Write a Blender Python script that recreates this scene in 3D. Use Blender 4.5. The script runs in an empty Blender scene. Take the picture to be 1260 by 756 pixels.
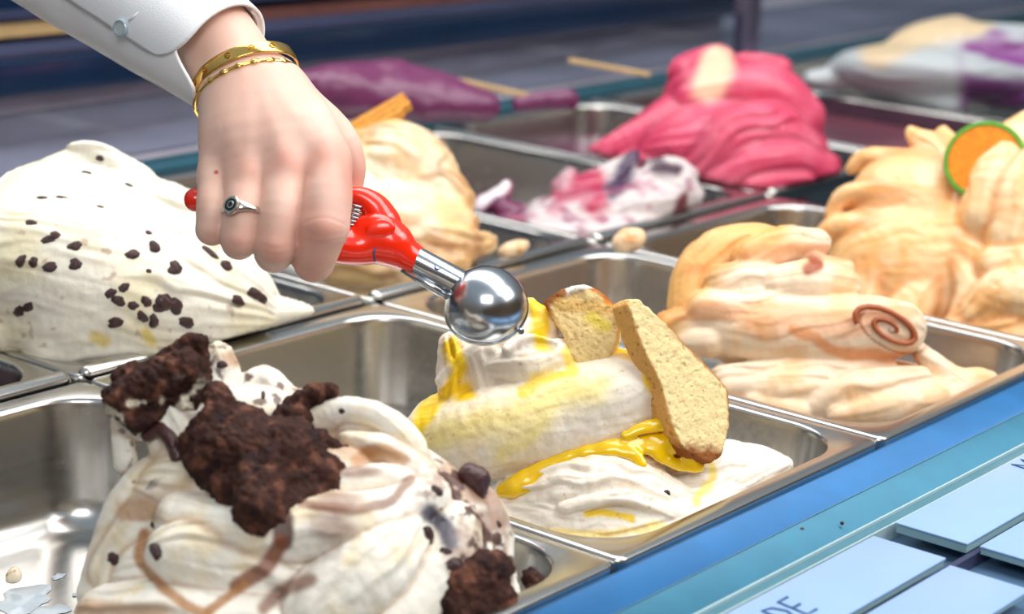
import bpy, math, random
import numpy as np
from mathutils import Matrix, Vector

# ------------------------------------------------------------------ camera, world, light, exposure
scn = bpy.context.scene
FPX = 2595.8                                     # focal length in pixels of the 1260 px wide frame
CAM = np.array([-0.7033, -0.4875, 0.3511])
CR = np.array([0.62829965, -0.77666538, 0.04506045])
CU = np.array([0.18193751, 0.20300269, 0.96212715])
CF = np.array([0.75639824, 0.59630596, -0.26885109])
cam_data = bpy.data.cameras.new('camera')
cam = bpy.data.objects.new('camera', cam_data)
scn.collection.objects.link(cam)
m = Matrix.Identity(4)
for i in range(3):
    m[i][0] = CR[i]; m[i][1] = CU[i]; m[i][2] = -CF[i]; m[i][3] = CAM[i]
cam.matrix_world = m
cam_data.sensor_width = 36
cam_data.lens = FPX / 1260 * 36
cam_data.clip_start = 0.02
cam_data.dof.use_dof = True
cam_data.dof.focus_distance = 1.03
cam_data.dof.aperture_fstop = 8.0
scn.camera = cam

world = bpy.data.worlds.new('world'); scn.world = world
world.use_nodes = True
wn = world.node_tree.nodes; wl = world.node_tree.links
bg = wn['Background']; bg.inputs[1].default_value = 0.38
tc = wn.new('ShaderNodeTexCoord'); sp = wn.new('ShaderNodeSeparateXYZ'); rp = wn.new('ShaderNodeValToRGB')
wl.new(tc.outputs['Generated'], sp.inputs[0]); wl.new(sp.outputs[2], rp.inputs[0]); wl.new(rp.outputs[0], bg.inputs[0])
rp.color_ramp.elements[0].position = 0.0; rp.color_ramp.elements[0].color = (0.30, 0.22, 0.15, 1)
rp.color_ramp.elements[1].position = 0.75; rp.color_ramp.elements[1].color = (0.74, 0.88, 1.0, 1)


def area_light(name, loc, target, sx, sy, power, col):
    d = bpy.data.lights.new(name, 'AREA'); d.shape = 'RECTANGLE'; d.size = sx; d.size_y = sy
    d.energy = power; d.color = col
    o = bpy.data.objects.new(name, d); scn.collection.objects.link(o); o.location = loc
    o.rotation_euler = (Vector(target) - Vector(loc)).to_track_quat('-Z', 'Y').to_euler()
    return o


area_light('case_strip_light', (0.35, 0.25, 1.15), (0.3, 0.25, 0), 2.6, 0.7, 24, (1.0, 0.97, 0.93))
area_light('shop_window_light', (0.9, -1.3, 1.3), (0.15, 0.2, 0), 1.2, 0.8, 12, (1.0, 0.98, 0.95))
area_light('front_left_fill', (-1.5, -1.2, 1.6), (0.1, 0.2, 0), 1.2, 0.8, 17, (1.0, 0.97, 0.94))  # added fill from the front left to brighten the hand, no known lamp
scn.view_settings.view_transform = 'Standard'
scn.view_settings.look = 'None'
scn.view_settings.exposure = 0.29
scn.view_settings.gamma = 1
scn.view_settings.use_curve_mapping = False

# ------------------------------------------------------------------ helpers
COL = scn.collection
W = 0.2309; L = 0.36                              # pitch of the pans along and across the counter
rnd = random.Random(4)


def at(px, py, d):
    """the point at depth d (metres in front of the lens) that the picture shows at px, py"""
    return CAM + d * (CF + (px - 630) / FPX * CR - (py - 378) / FPX * CU)


def on_z(px, py, z=0.0):
    d = CF + (px - 630) / FPX * CR - (py - 378) / FPX * CU
    return CAM + (z - CAM[2]) / d[2] * d


def to_px(P):
    d = P - CAM; f = d @ CF
    return 630 + FPX * (d @ CR) / f, 378 - FPX * (d @ CU) / f, f


def empty(name, loc, label=None, cat=None, group=None):
    o = bpy.data.objects.new(name, None); COL.objects.link(o); o.location = loc
    o.empty_display_size = 0.02
    if label: tag(o, label, cat, group)
    return o


def tag(o, label=None, cat=None, group=None, kind=None):
    if label: o['label'] = label
    if cat: o['category'] = cat
    if group: o['group'] = group
    if kind: o['kind'] = kind
    return o


def mesh_obj(name, V, F, mat, parent=None, cols=None, smooth=True, org=None):
    """V in world coordinates; the object's origin is put at org, or at its parent"""
    V = np.asarray(V, dtype=np.float64)
    o_w = np.array(parent['_w']) if (parent is not None and '_w' in parent) else np.zeros(3)
    if parent is None and org is not None: o_w = np.array(org, float)
    me = bpy.data.meshes.new(name)
    if isinstance(F, np.ndarray):
        n = len(F); k = F.shape[1]
        me.vertices.add(len(V)); me.vertices.foreach_set('co', (V - o_w).astype(np.float32).ravel())
        me.loops.add(n * k); me.loops.foreach_set('vertex_index', F.astype(np.int32).ravel())
        me.polygons.add(n); me.polygons.foreach_set('loop_start', np.arange(0, n * k, k, dtype=np.int32))
        me.update(calc_edges=True)
    else:
        me.from_pydata([tuple(v) for v in (V - o_w)], [], F); me.update()
    if smooth: me.polygons.foreach_set('use_smooth', np.ones(len(me.polygons), dtype=bool))
    if cols is not None:
        a = me.color_attributes.new('Col', 'FLOAT_COLOR', 'POINT')
        c = np.ones((len(V), 4), dtype=np.float32); c[:, :3] = cols
        a.data.foreach_set('color', c.ravel())
    if mat: me.materials.append(mat)
    o = bpy.data.objects.new(name, me); COL.objects.link(o)
    if parent is not None: o.parent = parent
    elif org is not None: o.location = o_w
    return o


def thing(name, loc, label, cat, group=None):
    o = empty(name, loc, label, cat, group); o['_w'] = [float(v) for v in loc]
    return o


def srgb(*c):
    if len(c) == 1:
        h = c[0].lstrip('#'); c = [int(h[i:i + 2], 16) / 255 for i in (0, 2, 4)]
    return np.array([v / 12.92 if v <= 0.04045 else ((v + 0.055) / 1.055) ** 2.4 for v in c])


# ---- noise
_T = np.random.default_rng(7).random((32, 32, 32)).astype(np.float32)


def vn(p):
    i = np.floor(p).astype(np.int32); f = (p - i).astype(np.float32); f = f * f * (3 - 2 * f)
    a = i & 31; b = (i + 1) & 31
    x0, y0, z0 = a[:, 0], a[:, 1], a[:, 2]; x1, y1, z1 = b[:, 0], b[:, 1], b[:, 2]
    fx, fy, fz = f[:, 0], f[:, 1], f[:, 2]
    c0 = _T[x0, y0, z0] * (1 - fx) + _T[x1, y0, z0] * fx
    c1 = _T[x0, y1, z0] * (1 - fx) + _T[x1, y1, z0] * fx
    c2 = _T[x0, y0, z1] * (1 - fx) + _T[x1, y0, z1] * fx
    c3 = _T[x0, y1, z1] * (1 - fx) + _T[x1, y1, z1] * fx
    c0 = c0 * (1 - fy) + c1 * fy; c2 = c2 * (1 - fy) + c3 * fy
    return (c0 * (1 - fz) + c2 * fz) * 2 - 1


def fbm(p, o=3):
    s = 0; a = 1.0; q = p; t = 0
    for k in range(o):
        s = s + a * vn(q + 11.3 * k); t += a; a *= 0.5; q = q * 2.03
    return s / t


def sstep(a, b, x):
    t = np.clip((x - a) / (b - a), 0, 1); return t * t * (3 - 2 * t)


# ---- signed distance sculpting and surface extraction
def surface_nets(D, org, h):
    s = D < 0
    nx, ny, nz = D.shape
    cnt = np.zeros((nx - 1, ny - 1, nz - 1), np.int8)
    off = [(i, j, k) for i in (0, 1) for j in (0, 1) for k in (0, 1)]
    for i, j, k in off: cnt += s[i:nx - 1 + i, j:ny - 1 + j, k:nz - 1 + k]
    act = (cnt > 0) & (cnt < 8)
    I = np.argwhere(act)
    idx = -np.ones(act.shape, np.int32); idx[act] = np.arange(len(I))
    val = {o: D[I[:, 0] + o[0], I[:, 1] + o[1], I[:, 2] + o[2]] for o in off}
    pos = np.zeros((len(I), 3)); n = np.zeros(len(I))
    for a in off:
        for ax in range(3):
            if a[ax]: continue
            b = list(a); b[ax] = 1; b = tuple(b)
            va, vb = val[a], val[b]; c = (va < 0) != (vb < 0)
            t = np.where(c, va / np.where(c, va - vb, 1), 0)
            p = np.array(a, float)[None].repeat(len(I), 0); p[:, ax] += t
            pos[c] += p[c]; n[c] += 1
    V = org + (I + pos / n[:, None]) * h
    F = []
    for ax in range(3):
        sl0 = [slice(None)] * 3; sl1 = [slice(None)] * 3
        sl0[ax] = slice(0, -1); sl1[ax] = slice(1, None)
        a = s[tuple(sl0)]; b = s[tuple(sl1)]
        e = np.argwhere(a != b)
        u, v = [(1, 2), (2, 0), (0, 1)][ax]
        e = e[(e[:, u] > 0) & (e[:, v] > 0) & (e[:, u] < D.shape[u] - 1) & (e[:, v] < D.shape[v] - 1)]
        sg = a[e[:, 0], e[:, 1], e[:, 2]]
        def g(du, dv):
            q = e.copy(); q[:, u] -= du; q[:, v] -= dv; return idx[q[:, 0], q[:, 1], q[:, 2]]
        q = np.stack([g(1, 1), g(0, 1), g(0, 0), g(1, 0)], 1)
        q[~sg] = q[~sg][:, ::-1]
        F.append(q)
    return V, np.concatenate(F)


def relax(V, F, it=1, lam=0.5):
    e = np.concatenate([F[:, [0, 1]], F[:, [1, 2]], F[:, [2, 3]], F[:, [3, 0]]])
    e = np.concatenate([e, e[:, ::-1]])
    n = np.bincount(e[:, 0], minlength=len(V)).clip(1)
    for _ in range(it):
        s = np.stack([np.bincount(e[:, 0], V[e[:, 1], k], len(V)) for k in range(3)], 1) / n[:, None]
        V = V + lam * (s - V)
    return V


def normals(V, F):
    n = np.cross(V[F[:, 2]] - V[F[:, 0]], V[F[:, 3]] - V[F[:, 1]])
    N = np.stack([np.bincount(F.ravel(), np.repeat(n[:, k], 4), len(V)) for k in range(3)], 1)
    return N / np.linalg.norm(N, axis=1)[:, None].clip(1e-12)


class Frame:
    """sculpting frame: x, y, dz in picture pixels around a depth of d0 metres"""
    def __init__(s, d0): s.d0 = d0; s.m = d0 / FPX
    def pt(s, p): return at(p[0], p[1], s.d0 + p[2] * s.m)
    def inv(s, P):
        x, y, f = to_px(P); return x, y, (f - s.d0) / s.m


def camdir(v):
    v = v[0] * CR + v[1] * CU + v[2] * CF; return v / np.linalg.norm(v)


def catmull(pts, n=4):
    P = np.array(pts, float)
    if len(P) < 3: return P
    Q = np.vstack([2 * P[0] - P[1], P, 2 * P[-1] - P[-2]]); out = []
    for i in range(1, len(Q) - 2):
        for k in range(n):
            t = k / n
            out.append(0.5 * (2 * Q[i] + (Q[i + 1] - Q[i - 1]) * t + (2 * Q[i - 1] - 5 * Q[i] + 4 * Q[i + 1] - Q[i + 2]) * t * t
                              + (3 * Q[i] - Q[i - 1] - 3 * Q[i + 1] + Q[i + 2]) * t ** 3))
    out.append(P[-1]); return np.array(out)


class Path:
    """swept rounded stroke through (x, y, dz, r) points; flat=(dir, ratio) squashes it along a direction"""
    def __init__(s, fr, pts, k=6, flat=None, sub=False, n=4, amp=1.0):
        pts = catmull(pts, n) if len(pts) > 2 else np.array(pts, float)
        s.P = np.array([fr.pt(p) for p in pts]); s.R = pts[:, 3] * fr.m; s.k = k * fr.m; s.sub = sub; s.amp = amp
        s.flat = None
        if flat: s.flat = (camdir(flat[0]), flat[1])
        a = s.P[-1] - s.P[0]
        if np.linalg.norm(a) < 1e-6: a = CR
        s.ax = a / np.linalg.norm(a)
    def box(s):
        r = s.R.max() + s.k * 1.5 + 0.003
        return s.P.min(0) - r, s.P.max(0) + r
    def d(s, X):
        P = s.P
        if s.flat:
            n, q = s.flat; T = np.eye(3) + np.outer(n, n) * (q - 1); X = X @ T.T.astype(X.dtype); P = P @ T.T
        best = None
        for i in range(max(1, len(P) - 1)):
            a = P[i]; b = P[min(i + 1, len(P) - 1)]; ba = b - a; L2 = max(ba @ ba, 1e-12)
            pa = X - a.astype(X.dtype)
            t = np.clip(pa @ (ba / L2).astype(X.dtype), 0, 1)
            r = s.R[i] + t * (s.R[min(i + 1, len(P) - 1)] - s.R[i])
            d = np.sqrt(((pa - t[:, None] * ba.astype(X.dtype)) ** 2).sum(1)) - r
            best = d if best is None else np.minimum(best, d)
        if s.flat: best = best / (1 + 0.5 * (s.flat[1] - 1))
        return best
    def coords(s, X):
        best = np.full(len(X), 1e9); A = np.zeros(len(X)); U = np.zeros(len(X)); acc = 0
        n = max(1, len(s.P) - 1); prev = np.array([0.2, 0.3, 0.93])
        for i in range(n):
            a = s.P[i]; b = s.P[min(i + 1, len(s.P) - 1)]; ba = b - a; Ln = max(np.linalg.norm(ba), 1e-6); ax = ba / Ln
            e1 = prev - (prev @ ax) * ax; e1 /= max(np.linalg.norm(e1), 1e-6); prev = e1; e2 = np.cross(ax, e1)
            pa = X - a; t = np.clip(pa @ ax, 0, Ln); pp = pa - (pa @ ax)[:, None] * ax; d = np.linalg.norm(pa - t[:, None] * ax, axis=1) - s.R[i]
            c = d < best; best = np.where(c, d, best); A = np.where(c, acc + pa @ ax, A)
            U = np.where(c, np.arctan2(pp @ e2, pp @ e1) * s.R.mean(), U); acc += Ln
        return A, U


class Ell:
    """ellipsoid at (x, y, dz), radii in px along right, up, depth; rot in degrees in the picture, then yaw"""
    def __init__(s, fr, c, rad, rot=0, yaw=0, k=6, sub=False, amp=1.0):
        s.c = fr.pt(c); s.r = np.array(rad, float) * fr.m; s.k = k * fr.m; s.sub = sub; s.amp = amp
        t = math.radians(rot); y = math.radians(yaw)
        e1 = math.cos(t) * CR + math.sin(t) * CU; e2 = -math.sin(t) * CR + math.cos(t) * CU; e3 = CF
        e1, e3 = math.cos(y) * e1 + math.sin(y) * e3, -math.sin(y) * e1 + math.cos(y) * e3
        s.M = np.array([e1, e2, e3]); s.ax = e1
    def box(s):
        r = s.r.max() + s.k * 1.5 + 0.003; return s.c - r, s.c + r
    def d(s, X):
        q = (X - s.c.astype(X.dtype)) @ s.M.T.astype(X.dtype)
        k0 = np.sqrt(((q / s.r) ** 2).sum(1)); k1 = np.sqrt(((q / s.r ** 2) ** 2).sum(1)).clip(1e-6)
        return k0 * (k0 - 1) / k1
    def coords(s, X):
        q = (X - s.c) @ s.M.T; return q[:, 0], np.arctan2(q[:, 1] / s.r[1], q[:, 2] / s.r[2]) * s.r[1:].mean()


class Poly:
    """slab: outline in picture px on a plane through c with camera-space normal nrm, thickness th px behind it"""
    def __init__(s, fr, c, nrm, pts, th, rnd_px=3, k=2, tdir=None):
        s.o = fr.pt(c); s.n = camdir(nrm); s.k = k * fr.m; s.sub = False; s.amp = 1; s.rr = rnd_px * fr.m
        s.th = th * fr.m / 2
        e1 = CR - (CR @ s.n) * s.n; e1 /= np.linalg.norm(e1); e2 = np.cross(s.n, e1)
        s.e1, s.e2, s.ax = e1, e2, e1
        Q = []; s.W3 = []
        for x, y in pts:
            d = CF + (x - 630) / FPX * CR - (y - 378) / FPX * CU
            t = ((s.o - CAM) @ s.n) / (d @ s.n); X = CAM + t * d; s.W3.append(X); Q.append([(X - s.o) @ e1, (X - s.o) @ e2])
        s.Q = np.array(Q); s.W3 = np.array(s.W3)
    def box(s):
        r = s.th * 2 + 0.004 + s.rr; return s.W3.min(0) - r, s.W3.max(0) + r
    def d2(s, u, v):
        d = np.full(u.shape, 1e9); sg = np.zeros(u.shape, bool); Q = s.Q; j = len(Q) - 1
        for i in range(len(Q)):
            ex, ey = Q[j] - Q[i]; wx = u - Q[i][0]; wy = v - Q[i][1]
            t = np.clip((wx * ex + wy * ey) / (ex * ex + ey * ey), 0, 1)
            d = np.minimum(d, (wx - ex * t) ** 2 + (wy - ey * t) ** 2)
            c = ((Q[i][1] > v) != (Q[j][1] > v)) & (u < (Q[j][0] - Q[i][0]) * (v - Q[i][1]) / (Q[j][1] - Q[i][1] + 1e-15) + Q[i][0])
            sg ^= c; j = i
        return np.where(sg, -1, 1) * np.sqrt(d)
    def d(s, X):
        q = X - s.o; u, v, w = q @ s.e1, q @ s.e2, q @ s.n
        a = s.d2(u, v) + s.rr; b = np.abs(w + s.th) - s.th + s.rr
        return np.minimum(np.maximum(a, b), 0) + np.sqrt(np.maximum(a, 0) ** 2 + np.maximum(b, 0) ** 2) - s.rr


def smin(a, b, k):
    h = np.maximum(k - np.abs(a - b), 0) / k; return np.minimum(a, b) - h * h * k * 0.25


def sculpt(prims, h, clip=None, it=1, warp=None):
    lo = np.min([p.box()[0] for p in prims if not p.sub], 0); hi = np.max([p.box()[1] for p in prims if not p.sub], 0)
    if clip: lo, hi = np.maximum(lo, clip[0] - 0.01), np.minimum(hi, clip[1] + 0.01)
    n = np.ceil((hi - lo) / h).astype(int) + 2
    D = np.full(n, 0.05, np.float32)
    ax = [lo[i] + np.arange(n[i]) * h for i in range(3)]
    for p in prims:
        a, b = p.box()
        i0 = np.clip(np.floor((a - lo) / h).astype(int), 0, n); i1 = np.clip(np.ceil((b - lo) / h).astype(int) + 1, 0, n)
        if (i1 <= i0).any(): continue
        g = np.stack(np.meshgrid(*[ax[i][i0[i]:i1[i]] for i in range(3)], indexing='ij'), -1)
        sh = g.shape[:3]
        d = p.d(g.reshape(-1, 3).astype(np.float32)).reshape(sh).astype(np.float32)
        sl = tuple(slice(i0[i], i1[i]) for i in range(3))
        if p.sub: D[sl] = -smin(-D[sl], d, max(p.k, 1e-6))
        else: D[sl] = smin(D[sl], d, max(p.k, 1e-6))
    if clip:
        x0, y0, x1, y1, z0 = clip[2]
        cx, cy = (x0 + x1) / 2, (y0 + y1) / 2; r = 0.036
        qx = np.abs(ax[0] - cx) - (x1 - x0) / 2 + r; qy = np.abs(ax[1] - cy) - (y1 - y0) / 2 + r
        QX, QY = np.meshgrid(qx, qy, indexing='ij')
        b2 = np.minimum(np.maximum(QX, QY), 0) + np.hypot(np.maximum(QX, 0), np.maximum(QY, 0)) - r
        z = ax[2]
        c = b2[:, :, None] - np.maximum(z + 0.004, 0)[None, None] * clip[3] - np.minimum(z, 0)[None, None] * 0.12
        D = np.maximum(D, c.astype(np.float32)); D = np.maximum(D, (z0 - z)[None, None].astype(np.float32))
    D[0] = D[-1] = 0.01; D[:, 0] = D[:, -1] = 0.01; D[:, :, 0] = D[:, :, -1] = 0.01
    V, F = surface_nets(D, lo, h)
    return relax(V, F, it), F


def pan_clip(i, j, spread=3.0):
    x0, y0, x1, y1 = i * W + 0.0095, j * L + 0.0125, (i + 1) * W - 0.0095, (j + 1) * L - 0.0145
    return (np.array([x0 - 0.12, y0 - 0.12, -0.07]), np.array([x1 + 0.12, y1 + 0.12, 0.4]), (x0, y0, x1, y1, -0.0665), spread)


def strokes(V, N, prims, amp, fa, fp, seed=0, sharp=0.0012):
    """paddle marks: overlapping leaves and fine ridges that run along the nearest stroke"""
    prims = [p for p in prims if not p.sub]
    Dm = np.stack([p.d(V.astype(np.float32)) for p in prims], 1)
    w = np.exp(-(Dm - Dm.min(1)[:, None]) / sharp); w /= w.sum(1)[:, None]
    out = np.zeros(len(V))
    for i, p in enumerate(prims):
        s = w[:, i] > 0.03
        if not s.any(): continue
        X = V[s]; a, u = p.coords(X)
        wv = vn(X / (2.2 * fp) + i + seed); w2 = vn(X / 0.03 + 9 + i)
        ph = u / fp + 0.7 * wv + 0.5 * w2 + a / fa * 0.35 + i * 0.37
        f = ph - np.floor(ph); saw = np.where(f < 0.8, f / 0.8, (1 - f) / 0.2)
        m = np.clip(0.45 + 1.1 * vn(np.stack([a / fa, u / (1.7 * fp), X[:, 2] / 0.05], 1) + seed + 3.1 * i), 0, 1)
        q = np.stack([a / (0.8 * fa), u / (0.33 * fp) + 0.8 * wv, w2 * 0.5], 1) + 5.5 * i
        fine = 1 - 2 * np.abs(vn(q))
        out[s] += w[s, i] * (1.5 * (saw - 0.5) * m + 0.3 * fine) * p.amp
    return out * amp, Dm


# ------------------------------------------------------------------ materials
def new_mat(name):
    mt = bpy.data.materials.new(name); mt.use_nodes = True
    return mt, mt.node_tree.nodes, mt.node_tree.links, mt.node_tree.nodes['Principled BSDF']


def simple(name, col, rough=0.5, metal=0, bump=0, bscale=300, coat=0, trans=0, ior=1.45, spec=0.5, var=0.0, sss=0):
    mt, n, l, b = new_mat(name)
    b.inputs['Roughness'].default_value = rough; b.inputs['Metallic'].default_value = metal
    b.inputs['Coat Weight'].default_value = coat; b.inputs['Transmission Weight'].default_value = trans
    b.inputs['IOR'].default_value = ior; b.inputs['Specular IOR Level'].default_value = spec
    if sss:
        b.inputs['Subsurface Weight'].default_value = sss; b.inputs['Subsurface Scale'].default_value = 0.004
    t = n.new('ShaderNodeTexCoord'); no = n.new('ShaderNodeTexNoise'); no.inputs['Scale'].default_value = bscale
    no.inputs['Detail'].default_value = 5
    l.new(t.outputs['Object'], no.inputs['Vector'])
    r = n.new('ShaderNodeValToRGB'); c = np.array(col[:3])
    r.color_ramp.elements[0].position = 0.3; r.color_ramp.elements[1].position = 0.7
    r.color_ramp.elements[0].color = (*(c * (1 - var)), 1); r.color_ramp.elements[1].color = (*np.clip(c * (1 + var), 0, 1), 1)
    l.new(no.outputs['Fac'], r.inputs[0]); l.new(r.outputs[0], b.inputs['Base Color'])
    if bump:
        bp = n.new('ShaderNodeBump'); bp.inputs['Strength'].default_value = bump; bp.inputs['Distance'].default_value = 0.001
        l.new(no.outputs['Fac'], bp.inputs['Height']); l.new(bp.outputs[0], b.inputs['Normal'])
    return mt


def vcol(name, rough=0.5, sss=0.3, radius=(1, 0.7, 0.5), scale=0.004, bump=0.2, bscale=500, coat=0, var=0.05, spec=0.5, crough=0.2):
    mt, n, l, b = new_mat(name)
    a = n.new('ShaderNodeAttribute'); a.attribute_name = 'Col'
    t = n.new('ShaderNodeTexCoord'); no = n.new('ShaderNodeTexNoise'); no.inputs['Scale'].default_value = bscale
    no.inputs['Detail'].default_value = 6; no.inputs['Roughness'].default_value = 0.65
    l.new(t.outputs['Object'], no.inputs['Vector'])
    mx = n.new('ShaderNodeMix'); mx.data_type = 'RGBA'; mx.blend_type = 'MULTIPLY'; mx.inputs[0].default_value = 1
    r = n.new('ShaderNodeMapRange'); r.inputs['From Min'].default_value = 0.3; r.inputs['From Max'].default_value = 0.7
    r.inputs['To Min'].default_value = 1 - var; r.inputs['To Max'].default_value = 1 + var
    l.new(no.outputs['Fac'], r.inputs[0]); l.new(a.outputs['Color'], mx.inputs[6]); l.new(r.outputs[0], mx.inputs[7])
    l.new(mx.outputs[2], b.inputs['Base Color'])
    b.inputs['Roughness'].default_value = rough; b.inputs['Subsurface Weight'].default_value = sss
    b.inputs['Subsurface Radius'].default_value = radius; b.inputs['Subsurface Scale'].default_value = scale
    b.inputs['Coat Weight'].default_value = coat; b.inputs['Coat Roughness'].default_value = crough
    b.inputs['Specular IOR Level'].default_value = spec
    if bump:
        bp = n.new('ShaderNodeBump'); bp.inputs['Strength'].default_value = bump; bp.inputs['Distance'].default_value = 0.0008
        l.new(no.outputs['Fac'], bp.inputs['Height']); l.new(bp.outputs[0], b.inputs['Normal'])
    return mt


def brushed(name, col, rough=0.25, stretch=(4, 220, 220), var=0.08, aniso=0.5, bump=0.05):
    mt, n, l, b = new_mat(name)
    b.inputs['Metallic'].default_value = 1; b.inputs['Base Color'].default_value = (*col, 1)
    t = n.new('ShaderNodeTexCoord'); mp = n.new('ShaderNodeMapping'); mp.inputs['Scale'].default_value = stretch
    no = n.new('ShaderNodeTexNoise'); no.inputs['Scale'].default_value = 1; no.inputs['Detail'].default_value = 4
    l.new(t.outputs['Object'], mp.inputs[0]); l.new(mp.outputs[0], no.inputs['Vector'])
    r = n.new('ShaderNodeMapRange'); r.inputs['To Min'].default_value = rough - var; r.inputs['To Max'].default_value = rough + var
    l.new(no.outputs['Fac'], r.inputs[0]); l.new(r.outputs[0], b.inputs['Roughness'])
    bp = n.new('ShaderNodeBump'); bp.inputs['Strength'].default_value = bump; bp.inputs['Distance'].default_value = 0.0004
    l.new(no.outputs['Fac'], bp.inputs['Height']); l.new(bp.outputs[0], b.inputs['Normal'])
    return mt


M = {}
M['steel'] = brushed('pan_steel', (0.56, 0.55, 0.53), 0.24)
M['chrome'] = brushed('scoop_steel', (0.55, 0.58, 0.62), 0.21, (60, 60, 60), 0.06, bump=0.08)
M['gold'] = brushed('gold', (0.95, 0.60, 0.17), 0.13, (90, 90, 90), 0.05, bump=0.0)
M['silver'] = brushed('ring_silver', (0.72, 0.69, 0.62), 0.16, (90, 90, 90), 0.05)
M['ringface'] = simple('ring_face', (0.06, 0.06, 0.06), 0.25, 0.8, var=0.3, bscale=900)
M['red'] = simple('red_enamel', srgb('#ff2c0c'), 0.22, coat=0.8, var=0.05, bscale=60, spec=0.6)
M['blue'] = simple('blue_enamelled_rail', srgb('#1d639a'), 0.42, metal=0.3, var=0.10, bscale=35, coat=0.0)
M['bluegreen'] = simple('teal_rail', srgb('#2d6f8a'), 0.42, metal=0.3, var=0.12, bscale=30, coat=0.0)
M['edge'] = simple('pale_glass_edge', srgb('#527f8e'), 0.25, var=0.06, bscale=50)
M['edgelight'] = simple('pale_trim', srgb('#b9d2d8'), 0.4, metal=0.3)
M['card'] = simple('pale_blue_card', srgb('#93b2dc'), 0.35, var=0.02, bscale=40)
M['cardedge'] = simple('card_edge', srgb('#93b6be'), 0.4)
M['ink'] = simple('blue_ink', srgb('#27507c'), 0.6)
M['navy'] = simple('navy_casing', srgb('#0b2440'), 0.28, var=0.3, bscale=8, coat=0.3)
M['navylight'] = simple('slate_trim', srgb('#4a4f6c'), 0.35, metal=0.4, var=0.15, bscale=9)
M['darkwell'] = simple('well_lining', srgb('#20303c'), 0.45, var=0.2, bscale=10)
M['shelf'] = simple('grey_blue_shelf', srgb('#557392'), 0.3, metal=0.3, var=0.2, bscale=20)
M['teal'] = simple('teal_ledge', srgb('#3e6f80'), 0.3, metal=0.5, var=0.15, bscale=12)
M['cloth'] = simple('white_cotton', srgb('#fafbfe'), 0.85, bump=0.25, bscale=1500, var=0.015, sss=0.1)
M['button'] = simple('pearl_button', srgb('#d5e0e4'), 0.12, coat=1, trans=0.25, var=0.06, bscale=200)
M['rimshade'] = simple('pearl_rim_shade', srgb('#a9bcc6'), 0.2, coat=1)  # darker tone paints the shading around the button's rim
M['thread'] = simple('white_thread', srgb('#e6ebef'), 0.8)
M['gelato'] = vcol('gelato', 0.36, 0.22, (1, 0.8, 0.6), 0.0025, 0.22, 420, coat=0.15, var=0.03)
M['cream'] = vcol('whipped_gelato', 0.42, 0.22, (1, 0.8, 0.6), 0.0025, 0.3, 600, coat=0.1, var=0.03)
M['cake'] = vcol('cake_crumb', 0.9, 0.15, (1, 0.7, 0.4), 0.002, 0.9, 1100, var=0.09, spec=0.15)
M['brownie'] = vcol('brownie', 0.75, 0.0, bump=0.9, bscale=900, var=0.35, spec=0.25)
M['syrup'] = vcol('yellow_syrup', 0.12, 0.5, (1, 0.8, 0.2), 0.004, 0.02, 200, coat=0.9, var=0.02)
M['skin'] = vcol('skin', 0.44, 0.35, (1, 0.35, 0.2), 0.006, 0.16, 1500, var=0.03, spec=0.4)
M['raisin'] = simple('dark_raisin', srgb('#4c2c2c'), 0.35, bump=0.8, bscale=700, var=0.4, coat=0.3)
M['wafer'] = simple('golden_wafer', srgb('#dba04a'), 0.7, bump=0.5, bscale=400, var=0.2)
M['lime'] = simple('lime_rind', srgb('#5d9a2e'), 0.4, var=0.2, bscale=300)
M['limepulp'] = simple('orange_flesh', srgb('#f08a1c'), 0.35, var=0.2, bscale=250, sss=0.3)
M['wood'] = simple('blond_wood', srgb('#c8a878'), 0.6, var=0.1, bscale=60)

# ------------------------------------------------------------------ structure of the display case
def box(name, lo, hi, mat, parent=None, bev=0.0, org=None):
    lo = np.array(lo, float); hi = np.array(hi, float)
    b = min(bev, (hi - lo).min() * 0.45)
    if b <= 0:
        V = [(x, y, z) for x in (lo[0], hi[0]) for y in (lo[1], hi[1]) for z in (lo[2], hi[2])]
        F = [(0, 1, 3, 2), (4, 6, 7, 5), (0, 4, 5, 1), (2, 3, 7, 6), (0, 2, 6, 4), (1, 5, 7, 3)]
        return mesh_obj(name, V, F, mat, parent, smooth=False, org=org)
    import bmesh
    bm = bmesh.new(); bmesh.ops.create_cube(bm, size=1)
    for v in bm.verts: v.co = Vector([lo[i] + (v.co[i] + 0.5) * (hi[i] - lo[i]) for i in range(3)])
    bmesh.ops.bevel(bm, geom=bm.edges[:], offset=b, segments=3, profile=0.5, affect='EDGES')
    bm.verts.index_update()
    V = [tuple(v.co) for v in bm.verts]; F = [tuple(v.index for v in f.verts) for f in bm.faces]; bm.free()
    return mesh_obj(name, V, F, mat, parent, smooth=True, org=org)


def extrude_x(name, prof, x0, x1, mat, parent=None, smooth=True):
    """profile [(y,z)...] closed, swept along the counter"""
    n = len(prof); V = [(x0, y, z) for y, z in prof] + [(x1, y, z) for y, z in prof]
    F = [(i, (i + 1) % n, n + (i + 1) % n, n + i) for i in range(n)] + [tuple(range(n - 1, -1, -1)), tuple(range(n, 2 * n))]
    o = mesh_obj(name, V, F, mat, parent, smooth=smooth)
    return o


def arc_prof(y0, y1, ztop, drop, n=14, base=-0.03):
    P = [(y0, base)]
    for i in range(n + 1):
        t = 1 - i / n; P.append((y1 + (y0 - y1) * t, ztop - drop * (1 - math.sqrt(max(0, 1 - (t * 0.98) ** 2.2)))))
    return P + [(y1, base)]


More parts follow.
